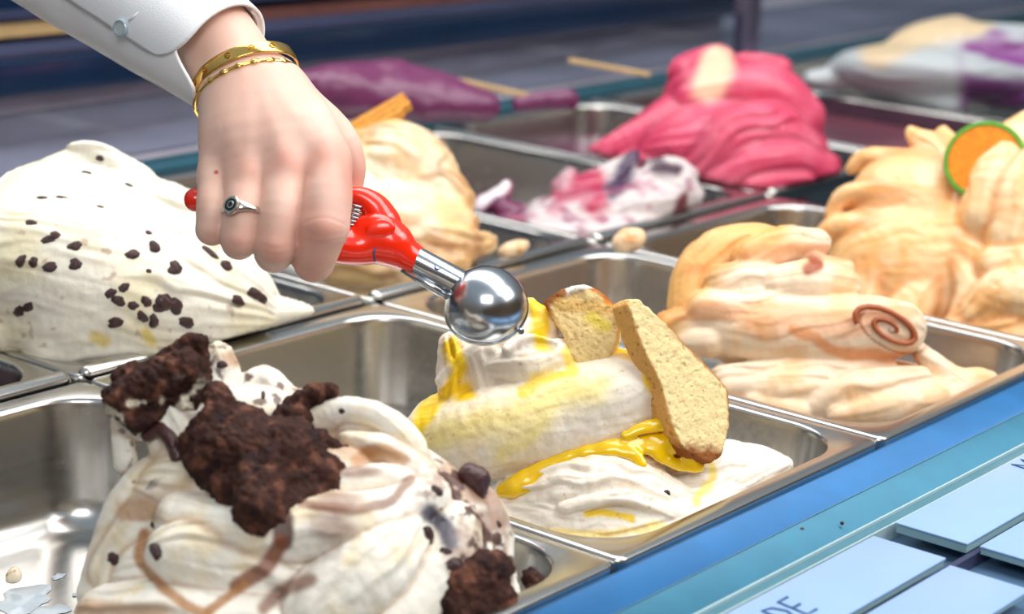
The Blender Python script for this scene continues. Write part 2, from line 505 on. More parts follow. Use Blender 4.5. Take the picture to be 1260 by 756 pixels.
case = thing('display_case', (0.4, 0.3, -0.1), 'long glazed gelato display case with blue front rails and dark back casing', 'display case')
X0, X1 = -0.75, 2.7
extrude_x('front_rail', arc_prof(-0.0275, -0.003, -0.0015, 0.021), X0, X1, M['blue'], case)
extrude_x('front_rail', arc_prof(-0.0535, -0.0285, -0.0015, 0.021), X0, X1, M['bluegreen'], case)
box('rail_trim', (X0, -0.0287, -0.02), (X1, -0.0275, -0.0022), M['edgelight'], case)
box('rail_trim', (X0, -0.0545, -0.02), (X1, -0.0535, -0.0005), M['edgelight'], case)
box('glass_edge', (X0, -0.0595, -0.03), (X1, -0.0545, -0.002), M['edge'], case)
box('rail_trim', (X0, -0.0603, -0.03), (X1, -0.0595, -0.002), M['edgelight'], case)
box('label_shelf', (X0, -0.30, -0.03), (X1, -0.0603, -0.010), M['shelf'], case)
box('well_lining', (X0, -0.003, -0.10), (X1, 0.76, -0.09), M['darkwell'], case)
box('well_front', (X0, -0.0025, -0.09), (X1, 0.0005, -0.016), M['darkwell'], case)
box('back_ledge', (X0, 0.7235, -0.09), (X1, 0.752, 0.004), M['teal'], case, bev=0.003)

# ------------------------------------------------------------------ pans
def rrect(x0, y0, x1, y1, r, n=10):
    P = []
    for cx, cy, a0 in ((x1 - r, y1 - r, 0), (x0 + r, y1 - r, 90), (x0 + r, y0 + r, 180), (x1 - r, y0 + r, 270)):
        for i in range(n + 1):
            a = math.radians(a0 + 90 * i / n); P.append((cx + r * math.cos(a), cy + r * math.sin(a)))
    return P


def pan_geo():
    g = 0.0012
    x0, y0, x1, y1 = g, g, W - g, L - g - 0.003
    ins = [0.0085, 0.0115, 0.0085, 0.0135]          # flange width left, front, right, back
    prof = [(0.0, 0.0, -0.010, .006), (0.0, 0.0, -0.003, .006), (0.0004, 0, -0.0012, .006), (0.0014, 0, -0.0003, .006), (0.003, 0, 0.0, .0055)]
    loops = []
    for i, _, z, r in prof: loops.append([(p[0], p[1], z) for p in rrect(x0 + i, y0 + i, x1 - i, y1 - i, max(r - i, 0.002))])
    def inner(o, z, r):
        return [(p[0], p[1], z) for p in rrect(x0 + ins[0] + o, y0 + ins[1] + o, x1 - ins[2] - o, y1 - ins[3] - o, r)]
    loops += [inner(-0.0015, -0.0004, .037), inner(-0.0004, -0.0010, .036), inner(0.0004, -0.0028, .0355), inner(0.0009, -0.006, .035),
              inner(0.0035, -0.030, .033), inner(0.006, -0.052, .031)]
    for k in range(1, 7):
        a = math.pi / 2 * k / 6; R = 0.018
        loops.append(inner(0.006 + R * (1 - math.cos(a)), -0.052 - R * math.sin(a), .031 - 0.9 * R * (1 - math.cos(a))))
    n = len(loops[0]); V = [v for lp in loops for v in lp]; F = []
    for k in range(len(loops) - 1):
        for i in range(n):
            j = (i + 1) % n; F.append((k * n + i, k * n + j, (k + 1) * n + j, (k + 1) * n + i))
    b = (len(loops) - 1) * n
    V.append((W / 2, L / 2, -0.0702)); c = len(V) - 1
    for i in range(n): F.append((b + i, b + (i + 1) % n, c))
    return V, F


def bead_geo():
    """rolled lip along the front of a back-row pan, rounded at both ends"""
    V = []; F = []; n = 10; xs = []
    r = 0.0052; x0, x1 = 0.004, W - 0.004
    for t in (0, 15, 35, 60, 90): xs.append((x0 + r * (1 - math.cos(math.radians(90 - t)) if False else 1 - math.sin(math.radians(t))) * 1.0, r * max(math.sin(math.radians(t)), 0.05)))
    xs = [(x0 + r * (1 - math.cos(math.radians(a))), r * max(0.06, math.sin(math.radians(a)))) for a in (0, 20, 40, 65, 90)]
    xs += [(x1 - (x - x0), rr) for x, rr in reversed(xs)]
    for x, rr in xs:
        for i in range(n): V.append((x, 0.0045 + rr * math.cos(2 * math.pi * i / n), -0.0005 + 0.9 * rr * math.sin(2 * math.pi * i / n)))
    for k in range(len(xs) - 1):
        for i in range(n): F.append((k * n + i, (k + 1) * n + i, (k + 1) * n + (i + 1) % n, k * n + (i + 1) % n))
    F.append(tuple(range(n))); F.append(tuple(range(len(V) - 1, len(V) - 1 - n, -1)))
    return V, F


PV, PF = pan_geo(); BV, BF = bead_geo()
pan_labels = {
    (-1, 0): 'empty-cornered steel gelato pan at the lower left under the brownie gelato',
    (0, 0): 'steel gelato pan in the front row holding the lemon cake gelato',
    (1, 0): 'steel gelato pan in the front row holding the caramel rippled gelato',
    (2, 0): 'steel gelato pan at the right frame edge holding the orange gelato with fruit slice',
    (-1, 1): 'steel gelato pan at the left edge with only dark chocolate sauce in its corner',
    (0, 1): 'steel gelato pan behind holding the white gelato dotted with raisins',
    (1, 1): 'steel gelato pan in the back row holding the tan gelato with wafers',
    (2, 1): 'steel gelato pan in the back row holding little white and purple gelato',
    (3, 1): 'steel gelato pan in the back row holding the pink sorbet',
    (4, 1): 'steel gelato pan in the back row right of the pink sorbet, nearly empty',
    (5, 1): 'farthest steel gelato pan, under the blurred white and purple gelato'}
pan_labels[(-1, 0)] = 'steel gelato pan at the lower left holding the brownie gelato, its back corner bare'
pme = None
for (i, j), lb in pan_labels.items():
    loc = (i * W, j * L, 0)
    if pme is None:
        o = mesh_obj('gelato_pan', PV, PF, M['steel']); pme = o.data
        bo = mesh_obj('rolled_lip', BV, BF, M['steel']); bme = bo.data; bpy.data.objects.remove(bo)
    else:
        o = bpy.data.objects.new('gelato_pan', pme); COL.objects.link(o)
    o.location = loc
    tag(o, lb, 'pan', 'steel gelato pans in the display case')
    if j == 1:
        b = bpy.data.objects.new('rolled_lip', bme); COL.objects.link(b); b.parent = o

# ------------------------------------------------------------------ gelato
def pick(V, px, py, tol=4.0):
    x, y, f = to_px(V); s = (np.abs(x - px) < tol) & (np.abs(y - py) < tol)
    if not s.any(): return None
    i = np.argwhere(s).ravel(); return i[np.argmin(f[i])]


def gelato(fr, prims, h, colfn, mat, name, label, clip, amp=0.0009, fa=0.03, fp=0.006, it=1, fine=0.0, cat='gelato', seed=0):
    V, F = sculpt(prims, h, clip, it)
    N = normals(V, F)
    d, Dm = strokes(V, N, prims, amp, fa, fp, seed)
    if fine: d = d + fine * fbm(V / 0.004 + seed, 3)
    V = V + N * d[:, None]
    x, y, z = fr.inv(V)
    C = colfn(x, y, z, V, N, Dm, d / max(amp, 1e-9))
    o = mesh_obj(name, V, F, mat, None, C, org=V.mean(0) * [1, 1, 0] + [0, 0, V[:, 2].min()])
    o['_w'] = [float(v) for v in o.location]
    tag(o, label, cat)
    return o, V, N


def mix(C, c, w):
    w = np.clip(w, 0, 1)[:, None]; return C * (1 - w) + np.array(c)[None] * w


def near(x, y, pts, n=5):
    """2d distance in px to a smooth line"""
    P = catmull([(a, b, 0) for a, b in pts], n)[:, :2] if len(pts) > 2 else np.array([p[:2] for p in pts], float)
    d = np.full(len(x), 1e9)
    for i in range(len(P) - 1):
        a, b = P[i], P[i + 1]; e = b - a; t = np.clip(((x - a[0]) * e[0] + (y - a[1]) * e[1]) / max(e @ e, 1e-9), 0, 1)
        d = np.minimum(d, np.hypot(x - a[0] - e[0] * t, y - a[1] - e[1] * t))
    return d


# ---- lemon gelato, front row
fB = Frame(1.06)
def P(*a, **k): return Path(fB, *a, **k)
def E_(*a, **k): return Ell(fB, *a, **k)
lem = [
    P([(530, 535, 5, 34), (590, 530, -12, 50), (660, 520, -18, 60), (740, 505, -15, 60), (800, 498, -5, 40)], k=6, amp=0.3),
    E_((655, 530, 0), (140, 56, 70), rot=12, k=8, amp=0.3),
    P([(512, 528, 12, 16), (540, 505, 25, 20), (620, 480, 30, 24)], k=6),
    E_((735, 490, -20), (92, 50, 62), rot=16, k=8, amp=0.4),
    # lower wrinkled mound
    P([(640, 615, -30, 30), (700, 600, -50, 40), (760, 600, -55, 42), (815, 615, -45, 30)], k=5, amp=2.2),
    P([(660, 585, -20, 26), (720, 570, -40, 30), (790, 580, -35, 26)], k=5, amp=2.2),
    P([(650, 630, -50, 22), (720, 640, -75, 26), (800, 640, -75, 22), (835, 628, -60, 14)], k=4, amp=2.2),
    P([(690, 605, -70, 18), (750, 590, -85, 17), (810, 610, -75, 14)], k=3, flat=((0, 1, 0), 1.6), amp=2.2),
    P([(700, 625, -88, 14), (760, 612, -98, 14), (820, 630, -85, 12)], k=3, flat=((0, 1, 0), 1.6), amp=2.2),
    # right low mound
    P([(840, 595, 10, 34), (890, 590, 20, 40), (940, 585, 35, 28)], k=6, amp=2.2),
    P([(850, 620, -20, 26), (900, 600, 0, 24), (955, 575, 20, 16)], k=4, amp=2.2),
    P([(880, 560, 40, 16), (930, 562, 40, 15), (965, 572, 35, 10)], k=4, amp=2.2),
    P([(600, 650, -20, 50), (850, 650, 0, 50)], k=12), E_((740, 660, 0), (190, 60, 110), rot=10, k=14),
    # chunk under the scoop
    P([(554, 424, -10, 15), (558, 450, -5, 20), (560, 478, 5, 22)], k=5, amp=2), P([(545, 470, -14, 9), (560, 450, -24, 8), (585, 430, -26, 8), (604, 428, -28, 6)], k=2, amp=1.5), P([(625, 432, -40, 8), (650, 420, -36, 9), (680, 425, -38, 7)], k=2, amp=1.5),
    P([(590, 440, -8, 26), (600, 470, 0, 28)], k=5),
    P([(612, 450, -22, 16), (650, 448, -30, 26), (684, 440, -22, 22)], k=4),
    P([(600, 430, -12, 14), (640, 415, -6, 18), (672, 400, 0, 16), (664, 385, 4, 10)], k=5),
    P([(690, 450, -5, 34), (740, 455, 5, 30), (790, 465, 5, 26)], k=8),
    P([(640, 480, 0, 34), (720, 470, 0, 34)], k=10),
    P([(652, 375, 6, 9), (662, 395, 2, 14), (672, 420, -4, 15)], k=5),
]


def col_lemon(x, y, z, V, N, Dm, s):
    C = np.tile(srgb('#f6ebdc'), (len(x), 1))
    n1 = fbm(V / 0.012 + 3, 3); n2 = fbm(V / 0.005 + 9, 2)
    C = mix(C, srgb('#f3dcc0'), sstep(0.0, 0.6, n1) * 0.7)
    wx = x + 14 * fbm(V / 0.016, 2); wy = y + 14 * fbm(V / 0.016 + 40, 2)
    yel = srgb('#ffd61e'); pale = srgb('#fbe486'); deep = srgb('#fbc80c')
    body = (Dm[:, [0, 1, 3]].min(1) < 0.003)
    # soft yellow wash over the big fold
    w = np.exp(-(near(wx, wy, [(520, 540), (600, 520), (640, 505), (700, 470)]) / 26) ** 2)
    C = mix(C, pale, w * 0.8)
    w = np.exp(-(near(wx, wy, [(620, 560), (680, 510), (740, 470)]) / 16) ** 2); C = mix(C, pale, w * 0.7)
    w = sstep(14, 3, near(wx, wy, [(512, 545), (520, 515), (545, 490), (575, 478)])); C = mix(C, yel, w * (x < 600))
    w = sstep(13, 4, near(wx, wy, [(560, 425), (566, 455), (560, 480)])); C = mix(C, yel, w)
    w = sstep(16, 5, near(wx, wy, [(655, 372), (662, 400), (668, 425)])); C = mix(C, yel, w)
    w = sstep(10, 3, near(wx, wy, [(690, 430), (698, 455), (660, 468), (640, 480)])); C = mix(C, yel, w * 0.8)
    w = sstep(20, 6, near(wx, wy, [(800, 465), (826, 490), (822, 530), (800, 545)])); C = mix(C, yel, w)
    w = sstep(12, 3, near(wx, wy, [(755, 430), (790, 440), (815, 460)])); C = mix(C, deep, w)
    w = sstep(7, 2, near(wx, wy, [(720, 632), (750, 636), (775, 640)])); C = mix(C, yel, w)
    w = sstep(7, 2, near(wx, wy, [(850, 560), (880, 565), (870, 600), (850, 615)])); C = mix(C, pale, w)
    w = sstep(8, 2, near(wx, wy, [(640, 655), (740, 658), (820, 650)])); C = mix(C, yel, w * 0.6)
    C = mix(C, srgb('#b8844c'), sstep(0.62, 0.74, fbm(V / 0.0024 + 70, 2)) * 0.55)
    return C


g_lem, VL, NL = gelato(fB, lem, 0.00105, col_lemon, M['cream'], 'lemon_gelato',
    'cream and yellow lemon gelato rolled high in the front pan under the scoop', pan_clip(0, 0, 2.2), amp=0.0012, fa=0.03, fp=0.007, fine=0.0006)
g_lem.name = 'gelato_mound'

# yellow syrup, a rope lying in the crease
FL = ((0.1, 0.35, -0.93), 1.7)
syr = [P([(620, 604, -52, 9), (640, 597, -60, 15), (664, 582, -62, 12), (700, 562, -66, 8), (750, 551, -70, 10), (800, 547, -62, 13), (832, 545, -50, 14)], k=5, flat=FL),
       P([(800, 548, -62, 11), (814, 563, -64, 8), (836, 573, -50, 8), (860, 574, -44, 7)], k=5, flat=FL), P([(808, 452, -34, 9), (830, 478, -40, 13), (838, 515, -44, 15), (845, 548, -50, 12), (854, 572, -46, 8)], k=6, flat=FL),
       P([(745, 552, -72, 8), (776, 557, -74, 10), (790, 570, -76, 7)], k=4, flat=FL), P([(770, 535, -72, 6), (800, 525, -66, 9), (830, 520, -52, 10)], k=5, flat=FL)]
V, F = sculpt(syr, 0.0009)
N = normals(V, F); V = V + N * (0.0008 * fbm(V / 0.007, 2))[:, None]
o = mesh_obj('syrup_ripple', V, F, M['syrup'], g_lem, np.tile(srgb('#ffcc00'), (len(V), 1)))
tag(o, 'glossy yellow syrup')


# ---- cakes
def solid(fr, prims, h, mat, name, label, cat, colfn, amp=0.0008, freq=0.003, it=1, parent=None, pits=0, crumb=0):
    V, F = sculpt(prims, h, None, it); N = normals(V, F)
    n = fbm(V / freq, 3)
    V = V + N * (amp * n)[:, None]
    if crumb: V = V + N * (crumb * (1 - 2.2 * np.abs(vn(V / 0.0026 + 3)) + 0.6 * (1 - 2 * np.abs(vn(V / 0.0013 + 8)))))[:, None]
    if pits: V = V - N * (pits * sstep(0.25, 0.6, fbm(V / 0.0016 + 5, 2)))[:, None]
    x, y, z = fr.inv(V)
    o = mesh_obj(name, V, F, mat, parent, colfn(x, y, z, V, N), org=None if parent else V.mean(0) * [1, 1, 0] + [0, 0, V[:, 2].min()])
    if not parent:
        o['_w'] = [float(v) for v in o.location]; tag(o, label, cat)
    elif label: tag(o, label)
    return o, V, N


sl_pts = [(786, 367), (776, 368), (772, 375), (790, 425), (812, 470), (824, 515), (838, 548), (850, 560), (874, 571), (888, 562), (893, 548), (899, 520), (897, 478), (872, 450), (846, 425), (820, 398)]
slab = Poly(fB, (840, 470, -62), (0.55, 0.15, -0.82), sl_pts, 34, 3)


def col_slab(x, y, z, V, N):
    C = np.tile(srgb('#fbe0a6'), (len(x), 1)); q = V - slab.o
    d = slab.d2(q @ slab.e1, q @ slab.e2); n = fbm(V / 0.004, 3)
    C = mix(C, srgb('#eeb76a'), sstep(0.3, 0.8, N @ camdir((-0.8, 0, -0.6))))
    right = sstep(0, 26, (x - (790 + (y - 370) * 0.56)) )
    C = mix(C, srgb('#b06a26'), sstep(-0.0026, -0.0004, d + 0.0010 * n) * right)
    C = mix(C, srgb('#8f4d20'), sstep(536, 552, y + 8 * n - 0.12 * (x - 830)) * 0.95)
    C = mix(C, srgb('#a8602c'), sstep(0.45, 0.7, fbm(V / 0.003 + 20, 2)) * 0.6)
    return C


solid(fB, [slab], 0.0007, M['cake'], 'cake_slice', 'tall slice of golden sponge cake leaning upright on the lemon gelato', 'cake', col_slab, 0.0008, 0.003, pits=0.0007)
ck_pts = [(668, 372), (690, 356), (718, 349), (738, 358), (752, 374), (768, 372), (768, 385), (758, 420), (742, 456), (720, 455), (700, 440), (694, 415), (682, 395)]
ck = Poly(fB, (715, 400, -36), (-0.15, 0.1, -0.98), ck_pts, 46, 5)


def col_ck(x, y, z, V, N):
    C = np.tile(srgb('#fbdc9c'), (len(x), 1)); n = fbm(V / 0.003, 3)
    q = V - ck.o; d = ck.d2(q @ ck.e1, q @ ck.e2)
    C = mix(C, srgb('#b9662a'), sstep(-0.003, -0.0004, d + 0.001 * n) * sstep(395, 380, y))
    C = mix(C, srgb('#8f4e22'), sstep(10, 3, near(x, y, [(672, 372), (690, 362), (715, 352)])) * 0.8)
    C = mix(C, srgb('#e9b04a'), sstep(12, 4, near(x, y, [(690, 375), (745, 380)])) * 0.5)
    C = mix(C, srgb('#f7f2ea'), sstep(9, 3, near(x, y, [(700, 354), (722, 350)]) + 5 * n))
    C = mix(C, srgb('#fae25a'), sstep(12, 2, near(x, y, [(728, 392), (745, 402)]) + 4 * n) * 0.8)
    return C


solid(fB, [ck], 0.0007, M['cake'], 'cake_chunk', 'squarish chunk of crumbly sponge cake beside the scoop, browned on top', 'cake', col_ck, 0.0012, 0.004, pits=0.0008)

# ---- brownie gelato, lower left
fA = Frame(0.90)
def P(*a, **k): return Path(fA, *a, **k)
def E_(*a, **k): return Ell(fA, *a, **k)
cho = [
    E_((370, 735, -10), (235, 110, 120), rot=-8, k=20),
    E_((310, 640, 0), (150, 90, 80), rot=-14, k=14),
    P([(150, 700, 0, 40), (200, 640, -10, 46), (280, 620, -35, 50), (380, 640, -70, 56)], k=8),
    P([(205, 570, 10, 20), (175, 610, 10, 34), (150, 660, 10, 34), (125, 730, 10, 30)], k=6),
    P([(215, 565, 5, 24), (280, 585, -5, 36), (350, 600, -15, 40), (430, 590, -20, 42)], k=6),
    # big front lobe
    E_((300, 700, -95), (120, 62, 50), rot=-10, k=5),
    P([(225, 640, -60, 34), (300, 660, -98, 42), (390, 650, -110, 40), (470, 640, -95, 36), (530, 610, -60, 26)], k=4),
    P([(140, 770, -60, 50), (230, 770, -100, 60), (320, 790, -120, 60)], k=6),
    P([(400, 750, -125, 54), (460, 700, -120, 50), (500, 660, -95, 34)], k=4),
    P([(480, 770, -110, 50), (540, 700, -80, 46), (560, 650, -60, 32)], k=4),
    # right flank
    P([(410, 505, 30, 16), (440, 535, 20, 30), (490, 580, 0, 42), (545, 620, -10, 42), (585, 665, -10, 38)], k=8),
    P([(555, 600, 10, 14), (592, 618, 5, 20), (606, 655, 0, 24), (612, 710, -5, 22), (614, 770, -10, 26)], k=6),
    P([(400, 575, 10, 40), (500, 640, -10, 46)], k=12),
    # curl at upper right
    P([(395, 520, 20, 24), (425, 505, 5, 17), (470, 515, -8, 16), (505, 545, -20, 17), (515, 575, -30, 14)], k=4),
    P([(430, 545, -10, 16), (470, 555, -30, 20), (520, 590, -45, 22), (500, 620, -60, 20)], k=4),
    P([(330, 610, -60, 16), (400, 600, -70, 20), (470, 590, -65, 20), (520, 600, -50, 16)], k=3),
    # loop arm carrying the brownie
    P([(150, 520, 30, 13), (152, 545, 25, 14), (155, 568, 20, 15)], k=5, amp=1.5),
    P([(150, 525, 25, 12), (185, 530, 15, 14), (200, 545, 10, 18), (210, 575, 5, 22)], k=5),
    P([(205, 500, 10, 20), (225, 545, 5, 26), (250, 590, 0, 30)], k=8),
    P([(175, 515, 20, 16), (240, 510, 20, 24), (300, 510, 30, 34), (370, 510, 40, 28)], k=8),
    # white lumps behind
    P([(268, 440, 45, 20), (272, 465, 45, 24), (262, 490, 40, 26)], k=6),
    P([(298, 480, 50, 18), (325, 466, 50, 16), (350, 492, 50, 20)], k=6),
    P([(320, 500, 45, 26), (380, 510, 45, 28)], k=8),
    P([(560, 680, -30, 44), (590, 740, -40, 50)], k=8),
]


def col_choc(x, y, z, V, N, Dm, s):
    C = np.tile(srgb('#f5efe2'), (len(x), 1)); n1 = fbm(V / 0.014 + 3, 3)
    C = mix(C, srgb('#f0dcb4'), sstep(-0.1, 0.6, n1) * 0.75)
    wx = x + 22 * fbm(V / 0.02 + 7, 3); wy = y + 22 * fbm(V / 0.02 + 47, 3)
    ca = srgb('#b07a45'); dk = srgb('#4a2114'); brn = srgb('#7a452a')
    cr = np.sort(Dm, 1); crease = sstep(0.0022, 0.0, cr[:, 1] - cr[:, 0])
    C = mix(C, ca, crease * 0.45)  # occlusion shade painted into the creases between folds
    # broad caramel and cocoa ripples folded into the gelato
    def rip(sx, sy, sd): return fbm(np.stack([V @ CR / sx, V @ CU / sy, V @ CF / 0.03], 1) + sd, 2)
    C = mix(C, ca, sstep(0.1, 0.5, rip(0.040, 0.013, 2)) * 0.7)
    C = mix(C, brn, sstep(0.15, 0.5, rip(0.030, 0.011, 25)) * 0.7 * sstep(300, 420, x))
    bx, by = wx * 0.35 + x * 0.65, wy * 0.35 + y * 0.65
    w = sstep(17, 9, near(bx, by, [(349, 640), (347, 668)])); C = mix(C, dk, w * 0.9)
    w = sstep(14, 6, near(bx, by, [(345, 670), (325, 700), (290, 722)])); C = mix(C, srgb('#8a4c2c'), w * 0.9)
    w = sstep(8, 3, near(bx, by, [(300, 720), (275, 738), (255, 752)])); C = mix(C, ca, w * 0.9)
    w = sstep(15, 4, near(bx, by, [(325, 748), (350, 728), (378, 716)])); C = mix(C, brn, w * 0.8)
    w = sstep(10, 3, near(bx, by, [(178, 655), (172, 690), (205, 730), (250, 756)])); C = mix(C, ca, w * 0.9)
    w = sstep(9, 3, near(bx, by, [(370, 620), (430, 628), (480, 616), (505, 592)])); C = mix(C, brn, w * 0.8)
    w = sstep(12, 4, near(bx, by, [(440, 568), (470, 552), (497, 565)])); C = mix(C, ca, w * 0.8)
    # cookie flecks over the right flank
    fl_ = sstep(65, 25, near(x, y, [(560, 600), (575, 640), (600, 690)]))
    C = mix(C, srgb('#a98a78'), sstep(-0.1, 0.3, fbm(V / 0.007 + 33, 3)) * fl_ * 0.8)
    C = mix(C, dk, sstep(0.08, 0.25, fbm(V / 0.006 + 60, 3)) * fl_ * 0.95)
    C = mix(C, srgb('#2c2a44'), sstep(16, 6, near(bx, by, [(530, 632), (548, 648), (556, 668)])) * 0.9)
    C = mix(C, dk, sstep(0.25, 0.4, fbm(V / 0.0055 + 80, 3)) * sstep(45, 20, near(x, y, [(140, 545), (165, 580)])) * 0.7)
    C = mix(C, dk, sstep(0.2, 0.35, fbm(V / 0.006 + 90, 3)) * sstep(40, 20, near(x, y, [(262, 450), (335, 480)])) * 0.9)
    return C


g_cho, VC, NC = gelato(fA, cho, 0.00105, col_choc, M['cream'], 'gelato_mound',
    'white gelato streaked with chocolate and caramel, loaded with brownie pieces, lower left', pan_clip(-1, 0, 2.6), amp=0.0012, fa=0.04, fp=0.010, fine=0.0005, seed=4)


def col_brownie(x, y, z, V, N):
    n = fbm(V / 0.005 + 4, 3); C = np.tile(srgb('#3c211a'), (len(x), 1))
    C = mix(C, srgb('#754a38'), sstep(0.0, 0.6, n)); C = mix(C, srgb('#1c0e12'), sstep(0.1, 0.5, fbm(V / 0.007 + 44, 2)) * 0.7)
    return C


def col_brownie2(x, y, z, V, N):
    C = col_brownie(x, y, z, V, N)
    C = mix(C, srgb('#e8dcc8'), sstep(0.15, 0.4, fbm(V / 0.006 + 12, 2)) * sstep(45, 15, near(x, y, [(235, 500), (180, 515), (150, 520)])))
    return C


bt = [Poly(fA, (210, 470, -12), (0.2, 0.15, -0.95), [(190, 480), (228, 448), (254, 425), (260, 450), (256, 488), (240, 505), (210, 500), (190, 520), (165, 532), (148, 512), (150, 490)], 46, 5, k=6), P([(150, 490, -10, 22), (185, 475, -8, 26), (225, 455, -8, 26)], k=8),
      P([(140, 487, 0, 12), (165, 470, 5, 13), (200, 450, 8, 14), (235, 427, 8, 13), (246, 422, 4, 11)], k=5),
      P([(138, 500, -6, 10), (150, 505, 0, 14)], k=5), P([(146, 463, 5, 9), (165, 455, 8, 8)], k=4), P([(205, 437, 4, 9), (232, 420, 4, 9)], k=4)]
solid(fA, bt, 0.0009, M['brownie'], 'brownie_chunk', 'upper left brownie chunk with a crumbly crust, smeared with white gelato', 'brownie', col_brownie2, 0.0018, 0.0035, crumb=0.00055)
b2 = [P([(262, 572, -62, 26), (312, 618, -108, 26)], k=10), P([(400, 592, -82, 20), (345, 636, -130, 18)], k=10), P([(330, 590, -50, 56), (310, 615, -62, 40), (316, 640, -66, 20)], k=10), P([(270, 560, -50, 42), (350, 565, -62, 50)], k=10), P([(262, 480, -30, 9), (272, 505, -38, 22), (275, 545, -45, 40), (290, 575, -50, 42)], k=8),
      P([(300, 560, -62, 46), (345, 580, -74, 42), (390, 588, -72, 32), (414, 598, -66, 16)], k=8),
      P([(325, 595, -100, 38), (318, 625, -138, 28), (322, 646, -148, 14)], k=8),
      P([(245, 545, -35, 22), (240, 575, -32, 16)], k=8), P([(300, 530, -45, 30), (350, 550, -45, 26)], k=8)]
solid(fA, b2, 0.0009, M['brownie'], 'brownie_chunk', 'largest dark brownie chunk, pointed, lying over the centre of the lower left gelato', 'brownie', col_brownie, 0.0026, 0.006, crumb=0.00055)
b3 = [P([(352, 512, 10, 16), (366, 498, 12, 14), (392, 484, 12, 13), (408, 482, 10, 9)], k=5), P([(365, 515, 5, 20), (360, 535, 0, 18)], k=6),
      P([(388, 545, -15, 16), (410, 555, -20, 12), (440, 570, -30, 16), (425, 585, -35, 14)], k=6)]
solid(fA, b3, 0.0009, M['brownie'], 'brownie_chunk', 'small brownie crumbs heaped just right of the largest chunk', 'brownie', col_brownie, 0.0018, 0.0045, crumb=0.00055)
b4 = [P([(558, 720, -95, 32), (590, 710, -85, 30), (612, 700, -70, 20)], k=8), P([(560, 750, -100, 34), (610, 740, -80, 26)], k=8)]
solid(fA, b4, 0.0009, M['brownie'], 'brownie_chunk', 'dark brownie lump at the bottom right foot of the lower left gelato', 'brownie', col_brownie2, 0.0022, 0.006, crumb=0.00055)
b5 = [P([(655, 712, 20, 12), (668, 722, 15, 11), (655, 735, 5, 12), (640, 745, 0, 10)], k=4)]
solid(fA, b5, 0.0009, M['brownie'], 'brownie_crumb', 'small brownie crumbs in the pan corner beside the blue rail', 'brownie', col_brownie2, 0.002, 0.003, crumb=0.00055)
b6 = [P([(580, 585, -20, 16), (590, 590, -20, 14), (592, 606, -18, 8)], k=4), P([(545, 588, -8, 9), (566, 596, -10, 12), (590, 612, -8, 8)], k=4)]
solid(fA, b6, 0.0008, M['raisin'], 'chocolate_piece', 'glossy dark chocolate piece on the right shoulder of the lower left gelato', 'chocolate', lambda x, y, z, V, N: np.tile(srgb('#2a1212'), (len(x), 1)), 0.0008, 0.004)
b7 = [P([(178, 538, -6, 7), (198, 530, -14, 10), (212, 545, -20, 15), (222, 568, -24, 14), (226, 582, -22, 9)], k=4, flat=((1, 0.3, 0), 1.6))]
solid(fA, b7, 0.0008, M['raisin'], 'chocolate_piece', 'curved dark chocolate shaving at the left edge of the largest brownie chunk', 'chocolate', lambda x, y, z, V, N: np.tile(srgb('#2a1212'), (len(x), 1)), 0.0008, 0.004)


# ---- caramel gelato, front row
fC = Frame(1.23)
def P(*a, **k): return Path(fC, *a, **k)
def E_(*a, **k): return Ell(fC, *a, **k)
car = [
    E_((1000, 490, 10), (170, 50, 90), rot=4, k=16),
    E_((960, 400, 20), (110, 60, 70), rot=0, k=14),
    # main roll with open end on the right
    P([(900, 410, 0, 34), (950, 410, -20, 42), (1010, 410, -30, 45), (1065, 405, -35, 42), (1105, 405, -40, 34)], k=4, amp=0.5),
    # ragged caramel leaf on the left
    P([(840, 380, 20, 20), (850, 340, 30, 24), (880, 310, 40, 26), (925, 295, 45, 20), (950, 290, 45, 12)], k=5, flat=((0.5, 0.2, 0.8), 1.6), amp=1.6),
    P([(825, 400, 10, 18), (850, 395, 5, 18), (870, 380, 0, 20)], k=5, amp=1.6),
    P([(845, 420, 0, 16), (875, 420, -10, 20)], k=5),
    # lumps
    P([(925, 318, 25, 24), (965, 302, 30, 24), (1005, 300, 35, 18)], k=4),
    P([(890, 350, 10, 24), (925, 345, 5, 24), (960, 350, 0, 22)], k=4),
    P([(960, 352, -8, 26), (1000, 350, -12, 30), (1035, 352, -10, 24)], k=3.5),
    P([(870, 380, 0, 24), (900, 385, -10, 26)], k=5),
    P([(1000, 325, 20, 14), (1040, 330, 20, 12)], k=4),
    # bottom folds
    P([(890, 462, -30, 16), (950, 458, -48, 20), (1020, 455, -52, 18), (1090, 452, -45, 14)], k=3, flat=((0, 1, 0), 1.3)),
    P([(900, 480, -40, 18), (960, 478, -60, 22), (1010, 470, -60, 18)], k=3),
    P([(1000, 495, -65, 18), (1060, 478, -68, 24), (1130, 468, -55, 18)], k=3),
    P([(1030, 510, -80, 14), (1090, 500, -80, 20), (1150, 488, -65, 16)], k=3),
    P([(930, 498, -60, 18), (980, 508, -75, 16)], k=4),
    P([(1130, 430, -20, 10), (1150, 450, -35, 14), (1180, 470, -30, 16), (1215, 470, -10, 14)], k=4),
    P([(1150, 490, -40, 26), (1200, 475, -15, 22)], k=8),
]


